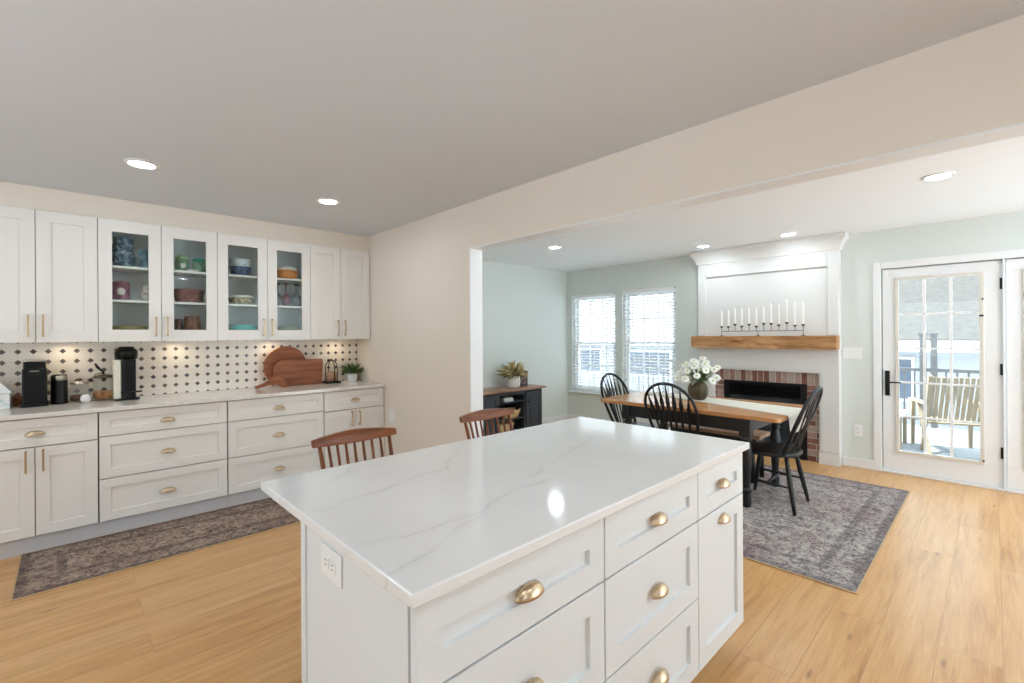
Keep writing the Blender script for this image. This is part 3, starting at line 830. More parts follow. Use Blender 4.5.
front(t, 'door', .003, w - .003, .112, .686, 0, 'cup', .068, 'island_cabinet', pz=.642)
t = thing('island_end_panel', 'white flat end panel of the island with an outlet, facing the camera side', 'panel', (IX0, IF, 0))
mb = MB(); mb.box(-.02, -.001, .0245, IY1 - IF, .0005, .884); mb.build('board', 'island_cabinet', t)
MB().box(-.026, -.0203, IY1 - IF - .030, IY1 - IF, .0005, .8835).build('corner_stile', 'island_cabinet', t, bevel=.001)
t = thing('island_back_panel', 'white panel closing the seating side of the island', 'panel', (IX0, IY1, 0))
MB().box(-.0, IX1 - IX0, -.0195, -.0005, .0005, .884).build('board', 'island_cabinet', t)
mb = MB()
for x in (.02, .84, IX1 - IX0 - .09): mb.box(x, x + .07, -.0004, .008, .0005, .8838)
mb.build('stiles', 'island_cabinet', t)
tag(MB().box(.46, 2.190, .755, 1.702, .886, .915).build('island_countertop', 'quartz', bevel=.004, segs=3), 'thick white island countertop with faint grey veins', 'countertop')

def outlet(name, label, face, c, w, h, kind='duplex', n=1):
    """wall plate; face 'x-' looks toward -X, wide along Y"""
    t = thing(name, label, 'outlet' if 'outlet' in name else 'switch', c)
    MB().box(-.006, -.0005, -w / 2, w / 2, -h / 2, h / 2).build('cover_plate', 'plate', t, bevel=.002)
    mb = MB(); sl = MB()
    if kind == 'duplex':
        horiz = w > h
        for s_ in (-1, 1):
            cy, cz = (s_ * .021, 0) if horiz else (0, s_ * .021)
            mb.box(-.0085, -.0061, cy - .0155, cy + .0155, cz - .0145, cz + .0145)
            for q in (-1, 1):
                if horiz: sl.box(-.0092, -.0086, cy - .002, cy + .006, cz + q * .006 - .0012, cz + q * .006 + .0012)
                else: sl.box(-.0092, -.0086, cy + q * .006 - .0012, cy + q * .006 + .0012, cz - .002, cz + .006)
        mb.build('receptacle', 'plate', t, bevel=.002); sl.build('slots', 'slot', t)
    else:
        for k in range(n):
            cy = (k - (n - 1) / 2) * .046
            mb.box(-.009, -.0061, cy - .016, cy + .016, -.033, .033)
        mb.build('rockers', 'plate', t, bevel=.002)
    return t
outlet('wall_outlet', 'white outlet set sideways in the end panel of the island', 'x', (IX0 - .020, 1.165, .822), .125, .078)
outlet('light_switch', 'white three-rocker switch plate between fireplace and glazed door', 'x', (XF, 1.025, 1.19), .165, .118, 'rocker', 3)
outlet('wall_outlet', 'white outlet low on the sage wall beside the glazed door', 'x', (XF, .978, .385), .075, .118)
outlet('wall_outlet', 'white outlet on the beige pillar behind the nearest wooden stool', 'x', (XM, 4.16, .60), .075, .118)

# ------------------------------------------------------------------ rugs
def rug(name, label, x0, x1, y0, y1, m):
    cx, cy = (x0 + x1) / 2, (y0 + y1) / 2
    t = thing(name, label, 'rug', (cx, cy, 0))
    hx, hy = (x1 - x0) / 2, (y1 - y0) / 2
    MB().box(-hx + .008, hx - .008, -hy + .008, hy - .008, 0.0005, .008).build('pile', m, t)
    b = MB()
    for a in ((-hx, hx, -hy, -hy + .0079), (-hx, hx, hy - .0079, hy), (-hx, -hx + .0079, -hy + .008, hy - .008), (hx - .0079, hx, -hy + .008, hy - .008)): b.box(*a, 0.0005, .0085)
    b.build('binding', 'binding', t)
rug('runner_rug', 'faded dark mauve runner rug along the base cabinets', -.235, 2.0, 3.617, 4.345, 'runner_rug')
rug('area_rug', 'large faded grey and mauve rug under the dining table', 3.03, 5.33, .51, 3.62, 'dining_rug')

# ------------------------------------------------------------------ fireplace
XP = 5.81
FY0, FY1 = 1.118, 2.607
t = thing('fireplace', 'white panelled fireplace with brick surround and rough wooden mantel beam', 'fireplace', (XF, (FY0 + FY1) / 2, 0))
yc = (FY0 + FY1) / 2
def L(y): return y - yc
dp = XP - XF                                             # face of the breast, local x
B0, B1, BZT = 1.30, 2.42, .968
mb = MB()
mb.box(dp, -.001, L(FY0), L(B0), 0, BZT); mb.box(dp, -.001, L(B1), L(FY1), 0, BZT)
mb.box(dp, -.001, L(FY0), L(FY1), BZT, CD - .001)
mb.build('breast', 'fireplace_white', t, bevel=.003)
for a, b in ((FY0 - .006, B0 + .002), (B1 - .002, FY1 + .006)): MB().box(dp - .014, dp - .0005, L(a), L(b), 0.0005, .125).build('plinth_block', 'fireplace_white', t, bevel=.004)
# raised frame of the overmantel and of the header
mb = MB()
yi0, yi1 = 1.212, 2.512
mb.box(dp - .016, dp - .0004, L(FY0), L(yi0), 1.38, 2.29); mb.box(dp - .016, dp - .0004, L(yi1), L(FY1), 1.38, 2.29)
mb.box(dp - .016, dp - .0004, L(yi0), L(yi1), 2.105, 2.29)
mb.build('overmantel_frame', 'fireplace_white', t, bevel=.003)
mb = MB(); mb.box(dp - .024, dp - .0163, L(yi0 + .02), L(yi1 - .02), 2.112, 2.126); mb.box(dp - .024, dp - .0163, L(yi0 + .02), L(yi1 - .02), 2.245, 2.255)
mb.box(dp - .024, dp - .0163, L(yi0 + .01), L(yi0 + .02), 2.112, 2.255); mb.box(dp - .024, dp - .0163, L(yi1 - .02), L(yi1 - .01), 2.112, 2.255)
mb.build('frieze_moulding', 'fireplace_white', t, bevel=.002)
mb = MB(); mb.box(dp - .010, dp - .0004, L(FY0), L(B0 - .02), .14, .985); mb.box(dp - .010, dp - .0004, L(B1 + .02), L(FY1), .14, .985)
mb.box(dp - .010, dp - .0004, L(FY0), L(FY1), .985, 1.225)
mb.build('surround_boards', 'fireplace_white', t, bevel=.002)
# crown
prof = [(0, 2.27), (-.012, 2.275), (-.018, 2.30), (-.030, 2.335), (-.048, 2.37), (-.068, 2.392), (-.075, 2.40), (-.075, 2.438), (0, 2.438)]
mb = MB()
def crown_ring(x, e): return None
A = []
for ox, z in prof:
    A.append([(-.001, L(FY0) + ox, z), (dp - .016 + ox, L(FY0) + ox, z), (dp - .016 + ox, L(FY1) - ox, z), (-.001, L(FY1) - ox, z)])
mb.grid(A, smooth=False)
mb.build('crown', 'fireplace_white', t)
# mantel beam: hewn, slightly uneven
mb = MB(); rnd = random.Random(3); P = []
y0, y1, z0, z1, x0, x1 = L(FY0 - .005), L(FY1 + .032), 1.232, 1.374, -.27, -.001 + dp
cs = [(x0, z0), (x0, (z0 * 2 + z1) / 3), (x0, (z0 + z1 * 2) / 3), (x0, z1), ((x0 + x1) / 2, z1), (x1, z1), (x1, z0), ((x0 + x1) / 2, z0)]
for i in range(25):
    y = y0 + (y1 - y0) * i / 24
    row = []
    for k, (x, z) in enumerate(cs):
        j = .004 if x < x1 - .01 and k != 3 and k != 4 else 0
        row.append((x + rnd.uniform(-j, j), y, z + (rnd.uniform(-j, j) if z < z1 - .01 and x < x1 - .01 else 0)))
    P.append(row)
V = [[mb._v(p) for p in row] for row in P]
for i in range(24):
    for k in range(8): mb._f([V[i][k], V[i][(k + 1) % 8], V[i + 1][(k + 1) % 8], V[i + 1][k]])
mb._f(V[0]); mb._f(V[-1][::-1])
o = mb.build('mantel_beam', 'mantel', t); o['label'] = 'rough-hewn brown wooden mantel beam'
# bricks
bx = -.075
for a, b in ((B0 + .0005, FB[0]), (FB[1], B1 - .0005)): MB().box(bx, -.001, L(a), L(b), 0.0005, .835).build('brick_jamb', 'brick', t)
MB().box(bx, -.001, L(B0 + .0005), L(B1 - .0005), .8352, BZT - .0005).build('brick_header', 'soldier', t)
# firebox
f0, f1, ft = L(FB[0]) + .001, L(FB[1]) - .001, FB[3] - .001
mb = MB()
mb.box(.35, .36, f0, f1, .0005, ft); mb.box(-.02, .35, f0, f0 + .01, .0005, ft); mb.box(-.02, .35, f1 - .01, f1, .0005, ft); mb.box(-.02, .35, f0 + .01, f1 - .01, ft - .01, ft); mb.box(-.02, .35, f0 + .01, f1 - .01, .0005, .01)
fb = mb.build('firebox', 'firebox', t)
mb = MB()
mb.box(-.088, -.0755, f0 - .01, f0 + .05, .002, ft + .004); mb.box(-.088, -.0755, f1 - .05, f1 + .01, .002, ft + .004)
mb.box(-.088, -.0755, f0 + .05, f1 - .05, ft - .03, ft + .004); mb.box(-.088, -.0755, f0 + .05, f1 - .05, .002, .12)
mb.build('face_frame', 'black_metal', fb, bevel=.002)
mb = MB()
for k in range(4): mb.prism([(-.086 - .012, ft - .052 - k * .033), (-.062, ft - .035 - k * .033), (-.062, ft - .030 - k * .033), (-.098, ft - .046 - k * .033)], f0 + .05, f1 - .05, 'xz')
mb.build('louvre', 'black_metal', fb)
MB().box(-.058, -.054, f0 + .03, f1 - .03, .12, ft - .17).build('glass_door', 'fire_glass', fb)
mb = MB()
for (ya, za, yb_, zb, r) in ((-.25, .2, .28, .22, .05), (-.2, .30, .1, .27, .042), (.0, .3, .27, .33, .038)):
    mb.tube([(.10, ya, za), (.12, (ya + yb_) / 2, (za + zb) / 2 + .01), (.14, yb_, zb)], [r, r * 1.05, r * .9], 10)
mb.build('log', 'log', fb)

# candelabra and tapers on the mantel beam
ys = [2.276, 2.198, 2.121, 2.044, 1.964, 1.886, 1.808, 1.731, 1.653, 1.573, 1.494, 1.416]
cup = [1.492, 1.490, 1.517, 1.495, 1.513, 1.490, 1.520, 1.517, 1.500, 1.524, 1.492, 1.499]
top = [1.685, 1.685, 1.710, 1.700, 1.712, 1.700, 1.715, 1.745, 1.725, 1.775, 1.752, 1.735]
ZM = 1.3745
c = thing('candelabra', 'long thin iron candle holder with twelve cups on the mantel beam', 'candle holder', (5.70, (ys[0] + ys[-1]) / 2, ZM))
yc2 = (ys[0] + ys[-1]) / 2
MB().tube([(0, ys[0] - yc2, .057), (0, ys[-1] - yc2, .057)], .0035, 8).build('bar', 'iron', c)
for y in (ys[0], (ys[5] + ys[6]) / 2 + .02, ys[-1]):
    MB().tube([(0, y - yc2, .057), (0, y - yc2, .010)], .0035, 8).lathe([(.0001, .010), (.008, .010), (.026, .002), (.028, 0.0), (.0001, 0.0)], (0, y - yc2, 0), 16).build('foot', 'iron', c)
for y, z in zip(ys, cup):
    h = z - ZM
    MB().tube([(0, y - yc2, .057), (0, y - yc2, h - .02)], .0032, 8).lathe([(.0035, h - .024), (.015, h - .010), (.0205, h + .002), (.0105, h + .002), (.0001, h - .004)], (0, y - yc2, 0), 14).build('cup', 'iron', c)
ORD = ['first', 'second', 'third', 'fourth', 'fifth', 'sixth', 'seventh', 'eighth', 'ninth', 'tenth', 'eleventh', 'twelfth']
for i, (y, z, tp) in enumerate(zip(ys, cup, top)):
    t2 = thing('taper_candle', 'white taper candle, %s from the left on the mantel candle holder' % ORD[i], 'candle', (5.70, y, z - .0035), group='white tapers on the mantel')
    h = tp - z
    MB().lathe([(.0104, 0.0), (.0112, .006), (.0108, h * .5), (.008, h * .93), (.003, h)], n=12).build('wax', 'wax', t2)
    MB().tube([(0, 0, h), (.001, .001, h + .012)], .0009, 5).build('wick', 'wax', t2)

# ------------------------------------------------------------------ dining furniture
TX0, TX1, TY0, TY1, TZ = 3.832, 4.745, 1.112, 2.745, .76
tcx, tcy = (TX0 + TX1) / 2, (TY0 + TY1) / 2
t = thing('dining_table', 'long farmhouse dining table with honey wood top and black turned legs', 'table', (tcx, tcy, .0085))
hx, hy = (TX1 - TX0) / 2, (TY1 - TY0) / 2
def rrect(hx, hy, r, n=6):
    p = []
    for cx, cy, a0 in ((hx - r, hy - r, 0), (-hx + r, hy - r, PI / 2), (-hx + r, -hy + r, PI), (hx - r, -hy + r, 1.5 * PI)):
        for k in range(n + 1): p.append((cx + r * math.cos(a0 + PI / 2 * k / n), cy + r * math.sin(a0 + PI / 2 * k / n)))
    return p
MB().prism(rrect(hx, hy, .05), TZ - .035 - .0085, TZ - .0085, 'xy').build('table_top', 'table_top', t, bevel=.006)
LX, LY = .355, .545
mb = MB(); az0, az1 = .61 - .0085, TZ - .0355 - .0085
mb.box(-LX - .03, -LX - .005, -LY, LY, az0, az1); mb.box(LX + .005, LX + .03, -LY, LY, az0, az1)
mb.box(-LX, LX, -LY - .03, -LY - .005, az0, az1); mb.box(-LX, LX, LY + .005, LY + .03, az0, az1)
mb.build('apron', 'black_paint', t, bevel=.002)
for sx in (-1, 1):
    for sy in (-1, 1):
        mb = MB(); x, y = sx * LX, sy * LY
        mb.box(x - .042, x + .042, y - .042, y + .042, .57, az1)
        mb.lathe([(.030, 0.0005), (.034, .02), (.036, .08), (.028, .11), (.040, .125), (.040, .14), (.026, .155), (.030, .20), (.040, .36), (.044, .44), (.036, .50), (.026, .525), (.042, .535), (.042, .55), (.032, .56), (.034, .575)], (x, y, 0), 20)
        mb.build('leg', 'black_paint', t, bevel=.002)

def windsor():
    """hoop-back chair, front toward +Y"""
    r = thing('dining_chair', '', 'chair', (0, 0, 0), 0, 'black hoop-back dining chairs')
    pts = []
    for k in range(40):
        a = 2 * PI * k / 40
        cx, sx = math.cos(a), math.sin(a)
        e = 2.6
        x = .222 * math.copysign(abs(cx) ** (2 / e), cx); y = .205 * math.copysign(abs(sx) ** (2 / e), sx)
        if y < 0: x *= 1 - .12 * (y / .205) ** 2
        pts.append((x, y))
    MB().prism(pts, .418, .45, 'xy', True).build('seat', 'black_paint', r, bevel=.010, segs=3)
    def lean(z): return -.125 - (z - .45) * .395
    hw = .234; path = []
    for k in range(8):
        u = k / 8; z = .446 + .30 * u
        path.append((-(.185 + (hw - .185) * math.sin(u * PI / 2)), lean(z), z))
    for k in range(17):
        a = PI - PI * k / 16; z = .746 + .222 * math.sin(a)
        path.append((hw * math.cos(a), lean(z), z))
    path += [(-x, y, z) for x, y, z in path[:8][::-1]]
    MB().tube(path, .0125, 10, flat=(1.0, 1.15)).build('back_hoop', 'black_paint', r)
    for k in range(7):
        u = (k - 3) / 3
        xb = u * .128
        xt = u * .188
        ztop = .746 + .222 * math.sqrt(max(0, 1 - (xt / hw) ** 2))
        p0 = Vector((xb, lean(.448) - .058 * (1 - u * u), .448)); p1 = Vector((xt, lean(ztop), ztop))
        n = 20; pp = [p0.lerp(p1, i / (n - 1)) for i in range(n)]
        rr = []
        for i in range(n):
            s_ = i / (n - 1)
            if s_ < .50: w_ = .0095 + .008 * s_
            elif s_ < .68: w_ = .0135 + (.0215 - .0135) * (s_ - .50) / .18
            elif s_ < .74: w_ = .0215 - (.0215 - .016) * (s_ - .68) / .06
            else: w_ = .016 - (.016 - .0058) * min(1, (s_ - .74) / .18)
            rr.append(w_)
        mb = MB(); mb.tube(pp, rr, 8, flat=(.42, 1.0), up=(0, 1, 0)); mb.build('spindle', 'black_paint', r)
    feet = {}
    for sx in (-1, 1):
        for sy in (-1, 1):
            a = Vector((sx * .135, sy * .13, .42)); b = Vector((sx * .212, sy * .205, 0.0005)); feet[sx, sy] = (a, b)
            pr = [.0145, .017, .0195, .0185, .016, .0125]
            MB().tube([a.lerp(b, i / 5) for i in range(6)], pr, 12).build('leg', 'black_paint', r)
    def at(k, z): a, b = feet[k]; return a.lerp(b, (.42 - z) / .42)
    for sx in (-1, 1):
        p, q = at((sx, -1), .19), at((sx, 1), .21)
        MB().tube([p, p.lerp(q, .5), q], [.008, .0125, .008], 10).build('stretcher', 'black_paint', r)
    p = at((-1, -1), .19).lerp(at((-1, 1), .21), .5); q = at((1, -1), .19).lerp(at((1, 1), .21), .5)
    MB().tube([p, p.lerp(q, .5), q], [.008, .0125, .008], 10).build('cross_stretcher', 'black_paint', r)
    return r
ch = windsor(); ch.location = (4.20, 1.268, .0085); ch.rotation_euler = (0, 0, .03)
ch['label'] = 'black hoop-back chair at the near end of the table, seen from its side'
dup(ch, (4.02, 1.955, .0085), -PI / 2, 'black hoop-back chair on the long side of the table, back turned to the island')
dup(ch, (4.21, 2.55, .0085), PI, 'black hoop-back chair at the far end of the table, by the windows')

t = thing('bench', 'low bench with wood seat and black legs between dining table and fireplace', 'bench', (4.72, 1.95, .0085))
MB().box(-.16, .16, -.465, .465, .415, .447).build('seat', 'bench_top', t, bevel=.004)
MB().box(-.12, .12, -.42, .42, .345, .4145).build('apron', 'black_paint', t)
for sx in (-1, 1):
    for sy in (-1, 1): MB().tube([(sx * .115, sy * .38, .3448), (sx * .125, sy * .39, 0.0005)], [.028, .02], 12).build('leg', 'black_paint', t)

# runner cloth on the table, draped over the near end
mb = MB(); P = []
ZT = TZ + .0015
def runner_edge(y):
    k = (y - 1.112) / (2.745 - 1.112)
    return 4.04 + .40 * min(1, k * 1.35) - .02, 4.49 + .20 * min(1, k * 1.35)
rows = []
for i in range(19):
    y = 2.60 - (2.60 - 1.108) * i / 18
    a, b = runner_edge(y); rows.append((a, b, y, ZT + .0012))
for i in range(1, 9):
    a, b = runner_edge(1.108); s_ = i / 8
    rows.append((a + .03 * s_, b - .02 * s_, 1.101 - .004 * s_, ZT + .001 - .150 * s_))
for a, b, y, z in rows:
    row = []
    for j in range(17):
        u = j / 16; dz = 0; dy = 0
        if z < ZT - .002:
            f = (ZT - z) / .150; dy = .004 * f * math.sin(u * 23); dz = -.02 * f * math.sin(u * PI) + .03 * f * (u)
        row.append((a + (b - a) * u, y + dy, z + dz))
    P.append(row)
mb.grid(P)
tag(mb.build('table_runner', 'runner_cloth', solid=.0016), 'cream gauze runner along the dining table, hanging over its near end', 'table runner')

# vase and daisies
VX, VY, VZ = 4.42, 1.995, TZ + .0040
vz = MB(); vz.lathe([(.052, 0.0), (.070, .010), (.090, .055), (.096, .092), (.089, .130), (.068, .160), (.054, .172), (.047, .172), (.060, .145), (.060, .03), (.0005, .02)], n=64, ribs=18, ribd=.10)
tag(vz.build('vase', 'glaze', loc=(VX, VY, VZ)), 'round ribbed olive-brown vase on the table runner', 'vase')
rnd = random.Random(11)
def daisy(px, py, pz, tilt, az, r, tagit=True):
    """stem from the vase mouth to a head at (px,py,pz) relative to the vase base"""
    d = thing('daisy', 'white daisy in the bouquet in the olive-brown vase', 'flower', (VX, VY, VZ), 0, 'white daisies in the olive-brown vase')
    hx_, hy_ = px * .12, py * .12
    MB().tube([(hx_ * .4, hy_ * .4, .03), (hx_, hy_, .17), (px * .55, py * .55, .17 + (pz - .17) * .6), (px, py, pz - .004)], .0018, 5).build('stem', 'green', d)
    nrm = Vector((math.sin(tilt) * math.cos(az), math.sin(tilt) * math.sin(az), math.cos(tilt)))
    q = nrm.to_track_quat('Z', 'Y').to_matrix().to_4x4(); q.translation = Vector((px, py, pz))
    mb = MB(); mb.m = q; n = 15
    for layer, (rr, zz) in enumerate(((r, .004), (r * .78, .008))):
        for k in range(n):
            a = 2 * PI * (k + .5 * layer) / n; ca, sa = math.cos(a), math.sin(a); wd = r * .17
            row = []
            for u, ww, up in ((.18, .5, 0), (.55, 1.0, .10), (.88, .9, .06), (1.0, .35, .0)):
                c0 = (ca * rr * u, sa * rr * u, zz + up * r)
                row.append([(c0[0] - sa * wd * ww, c0[1] + ca * wd * ww, c0[2]), (c0[0], c0[1], c0[2] - .001), (c0[0] + sa * wd * ww, c0[1] - ca * wd * ww, c0[2])])
            mb.grid(row)
    mb.build('petals', 'petal', d)
    mb = MB(); mb.m = q; mb.sphere((0, 0, .010), r * .27, 10, (1, 1, .55)); mb.build('flower_head', 'flower_center', d)
heads = []
tries = 0
while len(heads) < 32 and tries < 3000:
    tries += 1
    a = rnd.uniform(0, 2 * PI); e = rnd.uniform(.02, 1.0)
    rr = .195 * math.sqrt(e); zz = .385 - .20 * e * rnd.uniform(.5, 1.0) + rnd.uniform(-.02, .03)
    p = Vector((rr * math.cos(a), rr * math.sin(a), zz))
    if all((p - h).length > .072 for h in heads): heads.append(p)
for p in heads:
    out = math.atan2(p.y, p.x); k = min(1, math.hypot(p.x, p.y) / .195)
    toward = math.atan2(-VY, -VX)
    az = out * .0 + (toward if rnd.random() < .55 else out)
    daisy(p.x, p.y, p.z, .35 + .75 * k * rnd.uniform(.6, 1.1), az, rnd.uniform(.033, .041))
mb = MB()
def leaf(mb, base, tip, w, droop=.0, n=5, side=None):
    base, tip = Vector(base), Vector(tip); d = tip - base
    s_ = d.cross(Vector((0, 0, 1)));
    if s_.length < 1e-5: s_ = Vector((1, 0, 0))
    s_.normalize(); P = []
    if side is not None: s_ = (s_ * math.cos(side) + d.normalized().cross(s_) * math.sin(side))
    for i in range(n + 1):
        u = i / n; c0 = base + d * u + Vector((0, 0, -droop * u * u)); ww = w * math.sin(PI * min(1, .08 + u * .92)) ** .8 + .0004
        P.append([c0 - s_ * ww, c0 + Vector((0, 0, -.15 * ww)), c0 + s_ * ww])
    mb.grid(P)
for k in range(70):
    a = rnd.uniform(0, 2 * PI); r0, r1 = .03, rnd.uniform(.08, .17)
    b0 = (r0 * math.cos(a), r0 * math.sin(a), .165 + rnd.uniform(0, .07)); leaf(mb, b0, (r1 * math.cos(a), r1 * math.sin(a), rnd.uniform(.19, .34)), rnd.uniform(.008, .014), .02, side=rnd.uniform(-.6, .6))
tag(mb.build('bouquet_foliage', 'green', loc=(VX, VY, VZ), kind='stuff'), 'green leaves among the daisies in the olive-brown vase', 'foliage')
mb = MB()
for k in range(46):
    a = rnd.uniform(1.0, 3.6); r1 = rnd.uniform(.14, .30); z1 = rnd.uniform(.16, .32)
    mb.sphere((r1 * math.cos(a), r1 * math.sin(a), z1), rnd.uniform(.004, .007), 6)
    mb.tube([(.03 * math.cos(a), .03 * math.sin(a), .17), (r1 * math.cos(a), r1 * math.sin(a), z1)], .0009, 4)
tag(mb.build('filler_flowers', 'petal', loc=(VX, VY, VZ), kind='stuff'), 'sprays of tiny white blossoms on the left of the daisy bouquet', 'flowers')

# ------------------------------------------------------------------ sideboard
SY, SX0, SX1, SZ = 4.47, 3.69, 4.87, .674
t = thing('sideboard', 'black sideboard with open middle shelves and a brown wood top', 'sideboard', ((SX0 + SX1) / 2, SY, 0))
w = (SX1 - SX0) / 2; D = .385
MB().box(-w - .045, w + .06, -.035, D + .01, SZ - .026, SZ).build('top', 'sideboard_top', t, bevel=.005)
q = .225
mb = MB(); b = .022
mb.box(-w, -w + b, 0, D, .0005, SZ - .0265); mb.box(w - b, w, 0, D, .0005, SZ - .0265)
mb.box(-w + b, w - b, D - .012, D, .0005, SZ - .0265); mb.box(-w + b, w - b, .0, D - .012, .07, .09); mb.box(-w + b, w - b, .0, D - .012, SZ - .05, SZ - .0265)
mb.box(-q - b, -q, 0, D - .012, .09, SZ - .05); mb.box(q, q + b, 0, D - .012, .09, SZ - .05)
mb.box(-w + b, w - b, .01, .03, .0005, .07)
mb.build('carcass', 'charcoal', t, bevel=.002)
for zz in (.275, .508): MB().box(-q + .0005, q - .0005, .012, D - .0125, zz - .016, zz).build('shelf', 'charcoal', t)
for s_ in (-1, 1):
    x0, x1 = sorted((s_ * (q + b + .003), s_ * (w - b - .003)))
    cx = (x0 + x1) / 2; hw = (x1 - x0) / 2
    mb = MB(); shaker(mb, -hw, hw, -.262, .262, 0, st=.055, rec=.009)
    mb.box(-hw + .085, hw - .085, .003, .0095, -.18, .18)
    o = mb.build('door', 'charcoal', t, (cx, -.0205, .355))
    MB().lathe([(.006, 0), (.006, .012), (.013, .018), (.013, .026), (.004, .03)], (-s_ * (hw - .028), -.0003, .13), 14, axis='y').build('knob', 'black_metal', o)
MB().box(-q - b + .0005, q + b - .0005, -.003, -.0002, SZ - .075, SZ - .051).build('upper_rail', 'charcoal', t)
scx = (SX0 + SX1) / 2
tag(MB().box(-.085, .085, -.10, .10, 0, .03).box(-.08, .08, -.095, .095, .0302, .052).build('storage_box', 'book_white', loc=(4.26, SY + .14, .5085), bevel=.003), 'white box lying on the upper open shelf of the sideboard', 'box')
def basket(label, x, z, r0, r1, h):
    t = thing('wicker_basket', label, 'basket', (x, SY + .13, z), 0, 'wicker baskets in the sideboard')
    mb = MB(); n = 40; P = []
    for i in range(9):
        u = i / 8; r = r0 + (r1 - r0) * u ** .7
        P.append([((r + .003 * math.cos(k * n / 2 * PI / n + (i % 2) * PI)) * math.cos(2 * PI * k / n) * 1.15, (r + .003 * (-1) ** (k + i)) * math.sin(2 * PI * k / n) * .85, h * u) for k in range(n)])
    mb.grid(P, closed_u=True); mb._f([mb._v((r0 * 1.15 * math.cos(2 * PI * k / n), r0 * .85 * math.sin(2 * PI * k / n), .002)) for k in range(n)])
    mb.build('basket_wall', 'wicker', t, solid=.006)
    MB().tube([(r1 * 1.15 * math.cos(2 * PI * k / 32), r1 * .85 * math.sin(2 * PI * k / 32), h) for k in range(32)], .008, 8, closed=True).build('rim', 'wicker', t)
basket('shallow wicker basket on the middle shelf of the sideboard', 4.35, .2755, .105, .145, .105)
basket('round wicker basket on the lowest shelf of the sideboard', 4.24, .0905, .11, .135, .12)
t = thing('potted_foliage', 'bushy arrangement of tan and olive leaves in a speckled white pot on the sideboard', 'plant', (4.44, SY + .14, SZ + .0005)); t.scale = (1.2, 1.15, 1.28)
MB().lathe([(.062, 0), (.078, .012), (.082, .06), (.080, .125), (.074, .128), (.070, .06), (.055, .02)], n=28).build('pot', 'pot_speckle', t)
rnd = random.Random(5)
for nm, cnt in (('dried_a', 95), ('dried_b', 90), ('dried_c', 80)):
    mb = MB()
    for k in range(cnt):
        a = rnd.uniform(0, 2 * PI); el = rnd.uniform(.15, 1.25) if nm != 'dried_c' else rnd.uniform(.05, .9)
        R = rnd.uniform(.16, .27) if nm != 'dried_c' else rnd.uniform(.10, .18)
        tip = (R * math.cos(a) * math.cos(el), R * math.sin(a) * math.cos(el) * .75, .12 + R * math.sin(el) * .85)
        s0 = .45
        base = (tip[0] * s0, tip[1] * s0, .12 + (tip[2] - .12) * s0)
        leaf(mb, base, tip, rnd.uniform(.007, .014), .03, side=rnd.uniform(-1.2, 1.2))
        if k % 3 == 0: mb.tube([(0, 0, .10), base], .0015, 4)
    o = mb.build('foliage', nm, t)
    o['label'] = {'dried_a': 'tan leaf tips', 'dried_b': 'pale yellow leaves', 'dried_c': 'dark olive leaves'}[nm]
t = thing('picture_frame', 'small dark picture frame beside the pot on the sideboard', 'picture frame', (4.69, SY + .19, SZ + .0005), -.25); t.scale = (1.15, 1, 1.3)
MB().box(-.062, .062, 0, .014, 0, .165).build('frame', 'black_paint', t, bevel=.003)
MB().box(-.050, .050, -.0015, -.0002, .014, .15).build('print', 'picture_dark', t)
MB().box(-.015, .015, .0142, .06, 0, .09).build('strut', 'black_paint', t)

# ------------------------------------------------------------------ counter stools (backs toward +Y)
def stool():
    r = thing('counter_stool', '', 'stool', (0, 0, 0), 0, 'reddish wooden counter stools')
    pts = [(.205 * math.copysign(abs(math.cos(a)) ** .75, math.cos(a)), .185 * math.copysign(abs(math.sin(a)) ** .8, math.sin(a))) for a in [2 * PI * k / 36 for k in range(36)]]
    MB().prism(pts, .605, .64, 'xy', True).build('seat', 'walnut', r, bevel=.010, segs=3)
    P = [];
    for i in range(25):
        u = -1 + i / 12.0
        x = .194 * u; y = .240 - .030 * u * u; h = .0275 - .0135 * abs(u) ** 1.6; zc = .948 + .002 * (1 - u * u)
        ti = .30
        ring = []
        for dz, dy in ((-1, -.010), (-.85, -.012), (.85, -.012), (1, -.010), (1, .010), (.85, .012), (-.85, .012), (-1, .010)):
            ring.append((x, y + dy + dz * h * ti, zc + dz * h))
        P.append(ring)
    mb = MB(); V = [[mb._v(p) for p in row] for row in P]
    for i in range(24):
        for k in range(8): mb._f([V[i][k], V[i][(k + 1) % 8], V[i + 1][(k + 1) % 8], V[i + 1][k]], k in (1, 5))
    mb._f(V[0]); mb._f(V[-1][::-1])
    mb.build('crest_rail', 'walnut', r, bevel=.002)
    for k in range(9):
        u = (k - 4) / 4; big = abs(u) == 1
        xt, xb = u * .162, u * .150
        yt = .240 - .030 * (xt / .194) ** 2 - .006; yb = .150 - .045 * u * u
        rr = .0095 if big else .0065
        MB().tube([(xb, yb, .632), (xb * .55 + xt * .45, yb * .52 + yt * .48, .77), (xt, yt, .932)], [rr, rr * 1.15, rr * .85], 10).build('spindle', 'walnut_z', r)
    feet = {}
    for sx in (-1, 1):
        for sy in (-1, 1):
            a = Vector((sx * .12, sy * .11, .608)); b = Vector((sx * .19, sy * .18, 0.0005)); feet[sx, sy] = (a, b)
            MB().tube([a.lerp(b, i / 4) for i in range(5)], [.017, .02, .02, .017, .013], 12).build('leg', 'walnut_z', r)
    def at(k, z): a, b = feet[k]; return a.lerp(b, (.608 - z) / .608)
    for (p, q, z) in (((-1, -1), (1, -1), .20), ((-1, 1), (1, 1), .26), ((-1, -1), (-1, 1), .31), ((1, -1), (1, 1), .31)):
        MB().tube([at(p, z), at(q, z)], .010, 10).build('rung', 'walnut', r)
    return r
st = stool(); st.location = (.925, 1.765, 0)
st['label'] = 'reddish wooden spindle-back counter stool at the island, nearer the base cabinets'
